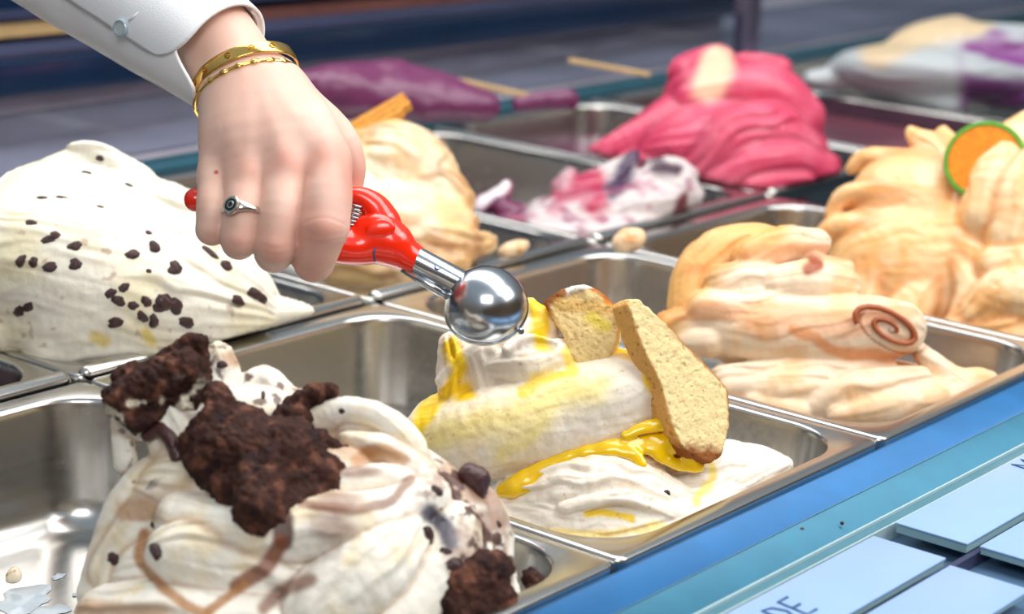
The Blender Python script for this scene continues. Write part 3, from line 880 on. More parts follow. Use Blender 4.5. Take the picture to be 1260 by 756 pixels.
def col_car(x, y, z, V, N, Dm, s):
    C = np.tile(srgb('#f1d9bc'), (len(x), 1)); n1 = fbm(V / 0.02 + 13, 3)
    C = mix(C, srgb('#e9b982'), sstep(-0.2, 0.5, n1) * 0.8)
    wx = x + 10 * fbm(V / 0.02 + 7, 2); wy = y + 10 * fbm(V / 0.02 + 47, 2); ca = srgb('#dd8a48'); dk = srgb('#9c4a22')
    w = sstep(42, 12, near(wx, wy, [(815, 400), (845, 340), (880, 300), (945, 285)])); C = mix(C, srgb('#e9b060'), w * 0.9)
    g = np.abs(fbm(np.stack([V @ CR / 0.05, V @ CU / 0.012, V @ CF / 0.02], 1) + 31, 3)); C = mix(C, ca, sstep(0.1, 0.45, fbm(np.stack([V @ CR / 0.05, V @ CU / 0.012, V @ CF / 0.02], 1) + 33, 2)) * 0.55)
    w = sstep(9, 3, near(wx, wy, [(975, 405), (1020, 425), (1080, 442), (1120, 440)])); C = mix(C, ca, w * 0.8)
    w = sstep(11, 3, near(wx, wy, [(995, 330), (1010, 322), (1000, 318)])); C = mix(C, dk, w)
    # spiral drawn on the open end of the roll
    ex, ey = 1095, 405; q = np.hypot((x - ex) / 44, (y - ey + 0.35 * (x - ex) * -1) / 26); th = np.arctan2(y - ey, x - ex)
    ph = (q * 2.3 + th / (2 * math.pi)) % 1
    w = sstep(0.17, 0.05, np.abs(ph - 0.5)) * sstep(1.15, 0.95, q); C = mix(C, dk, w * 0.85)
    return C


g_car, VK, NK = gelato(fC, car, 0.0013, col_car, M['cream'], 'gelato_mound',
    'pale peach gelato rippled with caramel, rolled up beside the cake slice', pan_clip(1, 0, 2.2), amp=0.0011, fa=0.06, fp=0.010, fine=0.0004, seed=8)
# caramel spiral ridge in the open end of the roll
sp = []
for k in range(26):
    t = k / 25; a = math.radians(200 - 560 * t); r = 1 - 0.8 * t
    xx = 44 * r * math.cos(a); sp.append((1095 + xx, 404 - 24 * r * math.sin(a) + 0.40 * xx, -78 + 0.1 * xx, 2.6 + 1.5 * (1 - t)))
V, F = sculpt([Path(fC, sp, k=3, n=1)], 0.001)
tag(mesh_obj('caramel_spiral', V, F, M['gelato'], g_car, np.tile(srgb('#a9582c'), (len(V), 1))), 'brown caramel spiral')

# ---- orange gelato with fruit slice
fD = Frame(1.42)
def P(*a, **k): return Path(fD, *a, **k)
def E_(*a, **k): return Ell(fD, *a, **k)
ora = [
    E_((1145, 335, 22), (132, 104, 92), k=20, amp=0.5), E_((1262, 300, 5), (112, 126, 92), k=20, amp=0.5), E_((1125, 252, 35), (82, 68, 62), k=14, amp=0.5),
    P([(1048, 208, 55, 9), (1068, 196, 50, 17), (1100, 202, 40, 24), (1140, 215, 30, 30)], k=9, flat=((0, 0.8, 0.5), 1.5)),
    P([(1120, 162, 45, 7), (1130, 172, 42, 13), (1150, 185, 36, 18), (1165, 215, 20, 24), (1160, 255, -5, 24)], k=9),
    P([(1160, 165, 42, 10), (1168, 185, 36, 18), (1185, 225, 15, 24), (1182, 262, -10, 22)], k=9),
    P([(1022, 262, 25, 9), (1045, 240, 20, 18), (1085, 240, 8, 22), (1130, 255, -8, 24), (1165, 280, -25, 22)], k=9, flat=((0, 0.9, 0.3), 1.4)),
    P([(1008, 300, 20, 12), (1035, 280, 15, 22), (1085, 285, -5, 24), (1135, 300, -25, 20)], k=9, flat=((0, 0.9, 0.3), 1.3)),
    P([(1140, 290, -20, 16), (1105, 305, -20, 22), (1075, 340, -25, 28), (1062, 390, -30, 30)], k=9),
    P([(1165, 300, -35, 12), (1150, 335, -44, 20), (1128, 365, -52, 26), (1110, 400, -55, 30)], k=9),
    P([(1172, 295, -40, 10), (1180, 325, -58, 16), (1195, 360, -70, 20), (1190, 400, -75, 24)], k=9),
    P([(1150, 285, -35, 9), (1178, 300, -52, 12), (1210, 318, -66, 14), (1235, 345, -80, 14)], k=9),
    P([(1285, 150, -5, 26), (1250, 185, -22, 34), (1228, 225, -38, 38), (1215, 265, -50, 34)], k=9),
    P([(1310, 200, -40, 50), (1270, 240, -62, 46), (1250, 290, -75, 36)], k=9), P([(1320, 290, -70, 50), (1270, 320, -92, 32), (1225, 325, -88, 22)], k=9),
    P([(1205, 385, -95, 22), (1240, 360, -104, 32), (1290, 370, -100, 44)], k=9), P([(1180, 410, -80, 24), (1240, 410, -100, 30), (1320, 420, -100, 36)], k=9),
    P([(1030, 390, 0, 36), (1100, 420, -20, 34)], k=10)]


def col_ora(x, y, z, V, N, Dm, s):
    C = np.tile(srgb('#f4c288'), (len(x), 1)); n1 = fbm(V / 0.025 + 13, 3)
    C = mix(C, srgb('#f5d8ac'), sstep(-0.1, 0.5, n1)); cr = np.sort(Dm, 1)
    C = mix(C, srgb('#d8823c'), sstep(0.006, 0.0, cr[:, 1] - cr[:, 0]) * 0.6)  # deeper orange where strokes meet: crease shade put into the colour
    g = np.abs(fbm(np.stack([V @ CR / 0.03, V @ CU / 0.03, V @ CF / 0.03], 1) + 61, 3)); C = mix(C, srgb('#f0ad62'), sstep(0.12, 0.0, g) * 0.6)
    return C


g_ora, VO, NO = gelato(fD, ora, 0.0017, col_ora, M['gelato'], 'gelato_mound',
    'tall pale orange gelato with a green-rimmed fruit slice on top, right edge', pan_clip(2, 0, 2.0), amp=0.0013, fa=0.07, fp=0.012, fine=0.0005, seed=2)
# fruit slice: wheel with rind, standing in the gelato
fs = thing('fruit_slice', tuple(fD.pt((1205, 200, 0))), 'orange-fleshed citrus slice with green rind standing in the orange gelato', 'fruit')
def disc(name, c, nrm, r, th, mat, parent, r2=0.0, n=40):
    nrm = nrm / np.linalg.norm(nrm); a = np.cross(nrm, [0, 0, 1.0]); a /= np.linalg.norm(a); b = np.cross(nrm, a); V = []; F = []
    ring = [(r2, -th / 2), (r - th * 0.2, -th / 2), (r, -th * 0.3), (r, th * 0.3), (r - th * 0.2, th / 2), (r2, th / 2)]
    for i in range(n):
        t = 2 * math.pi * i / n
        for rr, hh in ring: V.append(c + (a * math.cos(t) + b * math.sin(t)) * rr + nrm * hh)
    k = len(ring)
    for i in range(n):
        j = (i + 1) % n
        for q in range(k if r2 > 0 else k - 1):
            p = (q + 1) % k; F.append((i * k + q, i * k + p, j * k + p, j * k + q))
    if r2 <= 0:
        V.append(c - nrm * th / 2); V.append(c + nrm * th / 2); z = len(V)
        for i in range(n):
            j = (i + 1) % n; F.append((z - 2, i * k, j * k)); F.append((z - 1, j * k + k - 1, i * k + k - 1))
    return mesh_obj(name, V, F, mat, parent, smooth=False)
fc = fD.pt((1212, 198, -48)); fn = camdir((-0.35, 0.25, -0.9))
disc('rind', fc, fn, 50 * fD.m, 9 * fD.m, M['lime'], fs, 44 * fD.m)
disc('flesh', fc, fn, 44.5 * fD.m, 7 * fD.m, M['limepulp'], fs)

# ---- white raisin gelato, back row left
fE = Frame(1.21)
def P(*a, **k): return Path(fE, *a, **k)
def E_(*a, **k): return Ell(fE, *a, **k)
rai = [
    E_((130, 350, 0), (220, 110, 130), rot=-12, k=20), E_((110, 280, 30), (130, 75, 90), rot=-10, k=16),
    P([(70, 215, 50, 26), (100, 198, 50, 18), (135, 200, 50, 16), (170, 230, 45, 26)], k=8), P([(0, 260, 30, 34), (50, 235, 40, 34), (110, 240, 40, 36)], k=10),
    P([(160, 240, 30, 26), (220, 270, 20, 40), (270, 320, 10, 36)], k=8), P([(0, 300, -10, 30), (40, 330, -40, 44), (60, 380, -60, 44)], k=5),
    P([(20, 400, -60, 34), (90, 390, -75, 44), (150, 395, -70, 40)], k=5), P([(120, 300, -20, 40), (170, 340, -40, 46), (200, 390, -50, 40)], k=5),
    P([(10, 290, -15, 16), (60, 262, -18, 20), (120, 262, -20, 18), (170, 290, -28, 14)], k=4), P([(150, 320, -55, 16), (200, 345, -60, 20), (240, 385, -55, 18)], k=4), P([(30, 345, -70, 20), (80, 360, -88, 24), (110, 400, -95, 20)], k=4), P([(92, 182, 45, 8), (112, 186, 42, 12), (140, 200, 38, 14), (165, 225, 30, 12)], k=4),
    P([(200, 330, -20, 36), (250, 360, -25, 38), (300, 385, -20, 26), (350, 385, -5, 18), (378, 384, 5, 9)], k=6), P([(60, 425, -70, 30), (180, 425, -65, 30), (280, 405, -35, 22)], k=8),
    P([(-20, 330, -20, 60), (-20, 400, -40, 60)], k=10), P([(230, 310, 0, 20), (280, 330, 5, 22), (296, 352, 0, 16)], k=5)]


def col_rai(x, y, z, V, N, Dm, s):
    C = np.tile(srgb('#f4efe0'), (len(x), 1)); n1 = fbm(V / 0.03 + 13, 3); C = mix(C, srgb('#eee3bd'), sstep(-0.1, 0.5, n1) * 0.8)
    wx = x + 8 * fbm(V / 0.02, 2)
    C = mix(C, srgb('#f0d24e'), sstep(12, 3, near(wx, y, [(120, 415), (128, 420)])) * 0.7 + sstep(10, 3, near(wx, y, [(178, 410), (186, 420)])) * 0.7)
    C = mix(C, srgb('#9a6a4a'), sstep(0.5, 0.65, fbm(V / 0.006 + 70, 2)) * 0.5 * sstep(200, 320, y))
    return C


g_rai, VR, NR = gelato(fE, rai, 0.0014, col_rai, M['cream'], 'gelato_mound',
    'broad white gelato dotted with dark raisins, behind at the left edge', pan_clip(0, 1, 2.4), amp=0.0017, fa=0.05, fp=0.014, fine=0.0004, seed=5)
_RV = None
def lump_mesh(seed, r=1.0):
    import bmesh
    bm = bmesh.new(); bmesh.ops.create_icosphere(bm, subdivisions=3, radius=1)
    V = np.array([v.co for v in bm.verts]); V = V * (1 + 0.35 * fbm(V * 1.6 + seed * 7, 3))[:, None]
    F = np.array([[v.index for v in f.verts] for f in bm.faces]); bm.free(); return V, F
lumps = []
for k in range(5):
    V, F = lump_mesh(k); me = mesh_obj('raisin', V, F, M['raisin']); lumps.append(me.data); bpy.data.objects.remove(me)
def put_lumps(name, parent, V, N, spots, m, mat=None):
    for q, (px, py, rx, ry, rot) in enumerate(spots):
        i = pick(V, px, py, 6)
        if i is None: continue
        c = V[i]; o = bpy.data.objects.new(name, lumps[q % 5]); COL.objects.link(o); o.parent = parent
        t = math.radians(rot); e1 = math.cos(t) * CR + math.sin(t) * CU; n = N[i]; e1 = e1 - (e1 @ n) * n; e1 /= np.linalg.norm(e1); e2 = np.cross(n, e1)
        Mx = Matrix.Identity(4); w0 = np.array(parent['_w']); c = c - n * 0.45 * ry * m - w0
        for a in range(3):
            Mx[a][0] = e1[a] * rx * m; Mx[a][1] = e2[a] * ry * m; Mx[a][2] = n[a] * ry * 0.8 * m; Mx[a][3] = c[a]
        o.matrix_local = Mx
R_ = [(48, 237, 9, 4, 0), (74, 237, 9, 4, -20), (33, 269, 9, 6, 0), (55, 289, 12, 7, 20), (62, 284, 8, 6, 0), (90, 296, 12, 8, 50), (20, 318, 9, 6, 50),
      (36, 328, 7, 7, -40), (58, 323, 10, 7, 0), (97, 319, 9, 8, 0), (17, 388, 11, 8, 60), (30, 382, 10, 7, 50), (113, 207, 8, 4, -10), (163, 222, 7, 4, 0), (120, 190, 8, 4, -20),
      (127, 248, 6, 3, 0), (189, 282, 5, 5, 0), (193, 298, 8, 10, 20), (169, 308, 10, 7, 10), (220, 323, 10, 10, 0), (189, 329, 4, 3, 0), (158, 350, 8, 6, 40), (142, 365, 9, 6, 30), (152, 374, 11, 7, -30),
      (143, 401, 11, 7, 10), (186, 375, 8, 8, 0), (208, 372, 13, 10, -20), (222, 382, 12, 9, -60), (236, 402, 12, 8, -30), (193, 400, 7, 10, 0), (180, 393, 10, 7, -40), (168, 382, 8, 6, 0),
      (265, 305, 14, 5, -30), (283, 320, 9, 9, -20), (299, 372, 10, 6, -20), (322, 364, 14, 7, 0), (330, 368, 8, 6, 0), (200, 385, 9, 7, 0)]
put_lumps('raisin', g_rai, VR, NR, R_, fE.m)
put_lumps('chocolate_chip', g_cho, VC, NC, [(186, 672, 11, 14, 20), (182, 650, 6, 5, 0), (135, 692, 12, 9, -10), (545, 602, 9, 6, -30), (535, 655, 12, 8, -60), (552, 672, 9, 6, 10),
      (415, 505, 5, 4, 0), (412, 543, 3, 3, 0), (565, 690, 14, 10, 0), (270, 447, 7, 5, 0), (328, 480, 4, 10, 0), (618, 640, 5, 6, 0)], fA.m)
put_lumps('brownie_flake', g_lem, VL, NL, [(826, 600, 5, 4, 0)], fB.m)

# ---- tan gelato with wafers, back row
fF = Frame(1.40)
def P(*a, **k): return Path(fF, *a, **k)
def E_(*a, **k): return Ell(fF, *a, **k)
tan = [E_((480, 290, 0), (110, 70, 90), rot=-10, k=18), E_((490, 220, 20), (75, 70, 60), rot=-25, k=14), P([(450, 175, 30, 18), (485, 165, 30, 20), (510, 200, 25, 28)], k=8),
       P([(430, 200, 10, 40), (440, 260, -10, 50)], k=8), P([(500, 205, 5, 22), (535, 220, 0, 24), (560, 250, 0, 24)], k=4), P([(470, 240, -20, 20), (520, 255, -30, 26), (570, 275, -25, 18)], k=4),
       P([(440, 290, -30, 26), (510, 290, -50, 30), (570, 300, -40, 22), (600, 300, -20, 12)], k=4), P([(420, 325, -30, 30), (500, 330, -60, 30), (560, 320, -50, 20)], k=6), P([(455, 185, 20, 14), (480, 200, 8, 18), (500, 215, 0, 16)], k=4)]


def col_tan(x, y, z, V, N, Dm, s):
    C = np.tile(srgb('#e8c48c'), (len(x), 1)); n1 = fbm(V / 0.03 + 13, 3); C = mix(C, srgb('#f1dfc0'), sstep(-0.1, 0.5, n1))
    g = np.abs(fbm(np.stack([V @ CR / 0.05, V @ CU / 0.02, V @ CF / 0.05], 1) + 61, 3)); C = mix(C, srgb('#a8683a'), sstep(0.13, 0.0, g) * 0.6); C = mix(C, srgb('#c08a54'), sstep(0.0, 0.5, fbm(np.stack([V @ CR / 0.04, V @ CU / 0.014, V @ CF / 0.04], 1) + 21, 2)) * 0.7)
    C = mix(C, srgb('#a8704a'), sstep(0.0, 0.4, fbm(V / 0.01 + 6, 2)) * sstep(270, 310, y) * sstep(500, 560, x) * 0.7)
    return C


g_tan, VT, NT = gelato(fF, tan, 0.002, col_tan, M['gelato'], 'gelato_mound', 'tan gelato with brown ripples and two wafers on top, behind the hand', pan_clip(1, 1, 2.0), amp=0.0024, fa=0.05, fp=0.014, fine=0.0006, seed=6)


def bar_between(name, A, B, w, t, mat, parent=None, up=None, ridges=0):
    A = np.array(A); B = np.array(B); ax = B - A; Ln = np.linalg.norm(ax); ax /= Ln
    up = np.array([0, 0, 1.0]) if up is None else up; sd = np.cross(ax, up); sd /= np.linalg.norm(sd); up = np.cross(sd, ax)
    V = []; F = []; n = 12; m = ridges * 4 + 1 if ridges else 2
    top = []
    for i in range(m):
        u = -w / 2 + w * i / (m - 1); top.append((u, t / 2 + (t * 0.12 * (1 if (i // 2) % 2 else -1) if ridges and 0 < i < m - 1 else 0)))
    prof = top + [(u, -v) for u, v in reversed(top)]
    for s in (0.0, 0.004, 0.5, 0.996, 1.0):
        k = 0.9 if s in (0.0, 1.0) else 1
        for u, v in prof: V.append(A + ax * Ln * s + sd * u * k + up * v * k)
    q = len(prof)
    for a in range(4):
        for i in range(q): j = (i + 1) % q; F.append((a * q + i, a * q + j, (a + 1) * q + j, (a + 1) * q + i))
    F.append(tuple(range(q - 1, -1, -1))); F.append(tuple(range(4 * q, 5 * q)))
    return mesh_obj(name, V, F, mat, parent, smooth=False, org=A if parent is None else None)


w1 = bar_between('wafer', fF.pt((395, 190, 20)), fF.pt((492, 132, 30)), 24 * fF.m, 13 * fF.m, M['wafer'], up=camdir((0.3, 0.7, -0.6)), ridges=3)
tag(w1, 'front golden ridged wafer stick stuck in the tan gelato', 'wafer', 'wafer sticks in the tan gelato')
w2 = bar_between('wafer', fF.pt((410, 176, 38)), fF.pt((502, 124, 50)), 22 * fF.m, 13 * fF.m, M['wafer'], up=camdir((0.3, 0.7, -0.6)), ridges=3)
tag(w2, 'rear wafer stick just behind the front one in the tan gelato', 'wafer', 'wafer sticks in the tan gelato')

# nut crumbs
for fr_, c, r, lb in ((Frame(1.335), (774, 296, 0), (22, 15, 15), 'tan gelato crumb lying on the rim between the back pans'), (Frame(1.42), (632, 306, 0), (20, 10, 16), 'rounded tan gelato crumb in the corner of the tan gelato pan')):
    solid(fr_, [Ell(fr_, c, r, rot=20, k=4), Ell(fr_, (c[0] - 8, c[1] + 3, c[2] - 4), (r[0] * .6, r[1] * .7, r[2] * .6), k=4)], 0.0012, M['cream'], 'gelato_crumb', lb, 'crumb', lambda x, y, z, V, N: mix(np.tile(srgb('#f0d4ae'), (len(x), 1)), srgb('#d89a5a'), sstep(0, .5, fbm(V / 0.008, 2))), 0.0015, 0.006)

# ---- white and purple gelato, back row
fG = Frame(1.57)
def P(*a, **k): return Path(fG, *a, **k)
def E_(*a, **k): return Ell(fG, *a, **k)
pur = [E_((740, 260, 0), (110, 32, 60), rot=8, k=14), P([(665, 262, 0, 16), (720, 262, -20, 22), (780, 265, -25, 20)], k=4), P([(790, 235, 10, 26), (825, 232, 5, 28), (850, 240, 0, 16)], k=5),
       P([(690, 232, 20, 12), (702, 215, 20, 9)], k=4), P([(700, 240, 10, 20), (740, 230, 15, 22), (770, 205, 15, 14), (780, 192, 15, 8)], k=5), P([(590, 255, 10, 12), (615, 240, 10, 10), (625, 228, 10, 7), (615, 252, 5, 12), (640, 262, 5, 12)], k=5),
       P([(800, 205, 20, 10), (830, 205, 15, 12), (850, 215, 10, 10)], k=5), E_((720, 290, 0), (170, 26, 90), k=14)]


def col_pur(x, y, z, V, N, Dm, s):
    C = np.tile(srgb('#cfc4c4'), (len(x), 1)); wx = x + 12 * fbm(V / 0.02, 2); wy = y + 12 * fbm(V / 0.02 + 9, 2)
    C = mix(C, srgb('#8a3a60'), sstep(0.05, 0.4, fbm(V / 0.012 + 25, 2)) * 0.7)
    C = mix(C, srgb('#b0234e'), sstep(24, 6, near(wx, wy, [(690, 240), (720, 225), (735, 250)]))); C = mix(C, srgb('#3c2048'), sstep(18, 6, near(wx, wy, [(750, 232), (775, 205), (785, 195)])))
    C = mix(C, srgb('#6c2450'), sstep(660, 640, wx)); C = mix(C, srgb('#e6d8e0'), sstep(8, 3, near(wx, wy, [(590, 252), (615, 238), (625, 226)])))
    C = mix(C, srgb('#6c3038'), sstep(14, 4, near(wx, wy, [(838, 245), (842, 260)]))); C = mix(C, srgb('#4c3440'), sstep(12, 4, near(wx, wy, [(805, 203), (835, 208)])))
    C = mix(C, srgb('#b06478'), sstep(0.1, 0.5, fbm(V / 0.015 + 5, 2)) * 0.7)
    return C


gelato(fG, pur, 0.002, col_pur, M['gelato'], 'gelato_mound', 'low white gelato smeared with purple berry, in front of the pink sorbet', pan_clip(2, 1, 1.2), amp=0.002, fa=0.04, fp=0.014, fine=0.0008, seed=6)

# ---- pink sorbet
fH = Frame(1.72)
def P(*a, **k): return Path(fH, *a, **k)
def E_(*a, **k): return Ell(fH, *a, **k)
pin = [E_((900, 190, 20), (120, 70, 80), k=18), E_((900, 130, 40), (85, 60, 60), rot=-10, k=16), P([(735, 190, 20, 14), (790, 170, 20, 26), (830, 150, 25, 34)], k=6), P([(800, 150, 20, 14), (810, 185, 10, 20)], k=5),
       P([(860, 215, -20, 36), (900, 170, -40, 32), (950, 160, -30, 34), (985, 190, -20, 30)], k=5), P([(880, 230, -40, 26), (925, 200, -55, 24), (970, 195, -45, 26), (1010, 210, -25, 22)], k=4),
       P([(850, 120, 10, 22), (900, 110, 0, 26), (950, 115, 5, 34), (985, 145, 10, 30)], k=5), P([(845, 90, 40, 22), (880, 75, 45, 20), (890, 100, 30, 28)], k=6), P([(860, 230, -10, 34), (1000, 225, -10, 36)], k=10), P([(780, 215, 10, 30), (860, 230, 0, 34)], k=10),
       P([(915, 85, 30, 18), (955, 90, 30, 20)], k=6), P([(900, 245, -50, 16), (935, 225, -62, 16), (985, 220, -50, 16)], k=3)]


def col_pin(x, y, z, V, N, Dm, s):
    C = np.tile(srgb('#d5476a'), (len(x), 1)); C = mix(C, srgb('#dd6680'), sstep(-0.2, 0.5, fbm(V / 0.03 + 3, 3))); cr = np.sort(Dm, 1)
    C = mix(C, srgb('#9e1f44'), sstep(0.005, 0.0, cr[:, 1] - cr[:, 0]) * 0.6)  # painted occlusion: darker pink in the creases between swirls
    C = mix(C, srgb('#f2c8a8'), sstep(30, 12, near(x, y, [(882, 80), (872, 105)]) + 6 * fbm(V / 0.02, 2)))
    return C


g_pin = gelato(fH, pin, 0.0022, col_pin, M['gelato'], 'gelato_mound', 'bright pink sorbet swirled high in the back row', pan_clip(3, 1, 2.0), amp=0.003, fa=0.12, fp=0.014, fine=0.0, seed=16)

# ---- far white and purple gelato
fJ = Frame(2.12)
def P(*a, **k): return Path(fJ, *a, **k)
def E_(*a, **k): return Ell(fJ, *a, **k)
far = [E_((1150, 95, 0), (130, 36, 90), rot=-6, k=14), P([(1090, 85, 0, 26), (1130, 60, 10, 30), (1175, 45, 15, 26)], k=8), P([(1180, 55, 0, 30), (1230, 60, 0, 30), (1290, 70, 0, 36)], k=8),
       P([(1190, 100, -20, 26), (1250, 105, -20, 34)], k=5), P([(1000, 98, 0, 12), (1060, 92, 0, 18), (1100, 100, 0, 26)], k=8), P([(1120, 100, -30, 24), (1170, 120, -40, 22)], k=6)]


def col_far(x, y, z, V, N, Dm, s):
    C = np.tile(srgb('#bfc6ca'), (len(x), 1)); C = mix(C, srgb('#e8c896'), sstep(34, 12, near(x, y, [(1080, 60), (1130, 35), (1200, 22)])) * 0.8)
    g = fbm(np.stack([V @ CR / 0.05, V @ CU / 0.018, V @ CF / 0.05], 1) + 4, 2)
    C = mix(C, srgb('#8c4a90'), sstep(1170, 1195, x) * sstep(-0.25, 0.1, g)); C = mix(C, srgb('#4e2450'), sstep(1170, 1200, x) * sstep(75, 110, y) * 0.6)
    return C


gelato(fJ, far, 0.003, col_far, M['gelato'], 'gelato_mound', 'blurred white and purple gelato in the farthest pan, upper right', pan_clip(5, 1, 2.5), amp=0.002, fa=0.06, fp=0.02, seed=3)
# sauces and leftovers in the other pans
def pool(i, j, z, label, c1, c2, seed=1):
    x0, y0, x1, y1 = pan_clip(i, j)[2][:4]; o_ = 0.0015; P_ = rrect(x0 + o_, y0 + o_, x1 - o_, y1 - o_, 0.034, 8); V = []; F = []; n = len(P_)
    cx, cy = (x0 + x1) / 2, (y0 + y1) / 2; K = 12
    V.append((cx, cy, z)); 
    for k in range(1, K + 1):
        for a, b in P_: V.append((cx + (a - cx) * k / K, cy + (b - cy) * k / K, z))
    base = len(V)
    for a, b in P_: V.append((cx + (a - cx) * 0.97, cy + (b - cy) * 0.97, z - 0.02))
    V = np.array(V, float); V[:base, 2] += 0.004 * fbm(V[:base] / 0.03 + seed, 3)
    for q in range(n): F.append((0, 1 + q, 1 + (q + 1) % n))
    for k in range(K):
        for q in range(n): a = 1 + k * n + q; b = 1 + k * n + (q + 1) % n; F.append((a, a + n, b + n, b))
    F.append(tuple(base + q for q in range(n - 1, -1, -1)))
    C = mix(np.tile(c1, (len(V), 1)), c2, sstep(-.2, .4, fbm(V / 0.02, 2)))
    o = mesh_obj('gelato_layer', V, F, M['gelato'], None, C, org=(cx, cy, z - 0.02)); tag(o, label, 'gelato'); return o
pool(-1, 1, -0.014, 'dark chocolate layer in the corner pan at the left edge', srgb('#2a1218'), srgb('#3c1a1c'))
pool(3, 1, -0.030, 'dark purple layer lining the pan around the pink sorbet', srgb('#4a1238'), srgb('#6a1c48'))
pool(4, 1, -0.020, 'dull plum layer in the nearly empty pan right of the pink sorbet', srgb('#5c3444'), srgb('#7a4452'))
M['plum'] = simple('plum_sheet', srgb('#4a3040'), 0.5, var=0.25, bscale=30, bump=0.3)
sm = box('pan_wall_sheet', (5 * W - 0.0125, 0.38, -0.05), (5 * W - 0.0098, 0.69, -0.003), M['plum'], None, bev=0.001, org=(5 * W - 0.011, 0.53, -0.05)); tag(sm, 'dark plum sheet along the far side of the nearly empty pan', 'gelato')  # thin dark plum sheet on the pan's far wall
sm = box('pan_wall_sheet', (0.72, 0.7015, -0.045), (0.87, 0.7045, -0.005), simple('purple_smear', srgb('#4a1240'), 0.35, var=0.2, bscale=30), None, bev=0.001, org=(0.8, 0.70, -0.045)); tag(sm, 'dark purple smear on the back wall of the pan behind the pink sorbet', 'gelato')
# scraps on the floor of the lower left pan
fl = Frame(0.85)
def flat_blob(px, py, r, sx, seed):
    c = on_z(px, py, -0.0698); V = [c + [0, 0, 0.0007]]; n = 22; F = []
    for i in range(n):
        a = 2 * math.pi * i / n; rr = r * (1 + 0.25 * math.sin(2 * a + seed) + 0.14 * math.sin(5 * a + 2 * seed)); V.append(c + np.array([math.cos(a) * rr * sx, math.sin(a) * rr, 0.0004]))
    for i in range(n): a = 2 * math.pi * i / n; rr = r * 1.05 * (1 + 0.25 * math.sin(2 * a + seed) + 0.14 * math.sin(5 * a + 2 * seed)); V.append(c + np.array([math.cos(a) * rr * sx, math.sin(a) * rr, 0]))
    for i in range(n): F.append((0, 1 + i, 1 + (i + 1) % n)); F.append((1 + i, 1 + n + i, 1 + n + (i + 1) % n, 1 + (i + 1) % n))
    return V, F
M['melt'] = simple('melted_cream', srgb('#b4c0c8'), 0.35, var=0.05, coat=0.4)
for k, (px, py, r, sx, lb) in enumerate([(30, 738, 0.012, 1.3, 'largest puddle of melted white cream on the floor of the lower left pan'), (72, 710, 0.0028, 1.2, 'small drop of melted cream above the largest puddle in the lower left pan'), (95, 732, 0.002, 1, 'tiny drop of melted cream right of the largest puddle in the lower left pan'), (62, 752, 0.006, 1.4, 'puddle of melted cream at the bottom edge, right of the largest puddle')]):
    V, F = flat_blob(px, py, r, sx, k); tag(mesh_obj('cream_drop', V, F, M['melt'], None, org=V[0] - [0, 0, 0.0007]), lb, 'spill', 'melted cream drops in the lower left pan')
c = on_z(18, 710, -0.064); frc = Frame(float((c - CAM) @ CF))
solid(frc, [Ell(frc, (18, 708, 0), (9, 10, 9), k=3), Ell(frc, (13, 712, 0), (6, 6, 8), k=3)], 0.0006, M['cream'], 'gelato_crumb', 'pale crumb sitting on the floor of the lower left pan', 'crumb', lambda x, y, z, V, N: mix(np.tile(srgb('#efe2c8'), (len(x), 1)), srgb('#b98a54'), sstep(.1, .5, fbm(V / 0.003, 2))), 0.0006, 0.003)

# ------------------------------------------------------------------ label cards
def card(x0, x1, y0, y1, z, label, th=0.004):
    t = thing('label_card', ((x0 + x1) / 2, (y0 + y1) / 2, z - th), label, 'card', 'pale label cards in front of the rail')
    box('card_face', (x0, y0, z - 0.0012), (x1, y1, z), M['card'], t, bev=0.0005)
    box('card_backing', (x0 + 0.0006, y0 + 0.0006, z - th), (x1 - 0.0006, y1 - 0.0006, z - 0.0012), M['cardedge'], t)
    return t
cL = card(-0.11, 0.108, -0.1005, -0.0635, 0.0, 'label card with blue handwriting, upper card nearest the rail')
cL2 = card(-0.11, 0.104, -0.143, -0.1045, -0.001, 'blank label card at the bottom edge, below the handwritten card', 0.003)
cR = card(0.128, 0.34, -0.1005, -0.0635, 0.001, 'raised label card at the right edge, next to the rail', 0.005)
cR2 = card(0.132, 0.34, -0.143, -0.1045, 0.0, 'label card at the lower right corner of the view', 0.004)
for a in (-0.135, -0.078 - 0.0245):
    pass
box('card_divider', (-0.2, -0.1042, -0.010), (0.4, -0.1012, -0.0035), M['navylight'], case)


def stroke_mesh(pts, w, z, th=0.0004):
    P_ = np.array(pts, float); V = []; F = []
    for i, p in enumerate(P_):
        d = P_[min(i + 1, len(P_) - 1)] - P_[max(i - 1, 0)]; d /= max(np.linalg.norm(d), 1e-9); n = np.array([-d[1], d[0]]) * w / 2
        for s in (1, -1):
            for zz in (z, z + th): V.append((p[0] + s * n[0], p[1] + s * n[1], zz))
    for i in range(len(P_) - 1):
        a = i * 4; b = a + 4; F += [(a + 1, a + 3, b + 3, b + 1), (a, b, b + 2, a + 2), (a, a + 1, b + 1, b), (a + 2, b + 2, b + 3, a + 3)]
    F += [(0, 2, 3, 1), (len(V) - 4, len(V) - 3, len(V) - 1, len(V) - 2)]
    return V, F


GL = {'M': [[(0, 0), (0, 1), (.45, .35), (.9, 1), (.9, 0)]], 'L': [[(0, 1), (0, 0), (.5, 0)]], 'A': [[(0, 0), (.38, 1), (.76, 0)], [(.14, .38), (.62, .38)]],
      'R': [[(0, 0), (0, 1), (.45, .92), (.5, .7), (.4, .5), (0, .48)], [(.2, .48), (.6, 0)]],
      'D': [[(0, 0), (0, 1), (.4, .9), (.6, .5), (.4, .1), (0, 0)]], 'E': [[(.55, 1), (0, 1), (0, 0), (.55, 0)], [(0, .5), (.45, .5)]], 'N': [[(0, 0), (0, 1), (.55, 0), (.55, 1)]]}


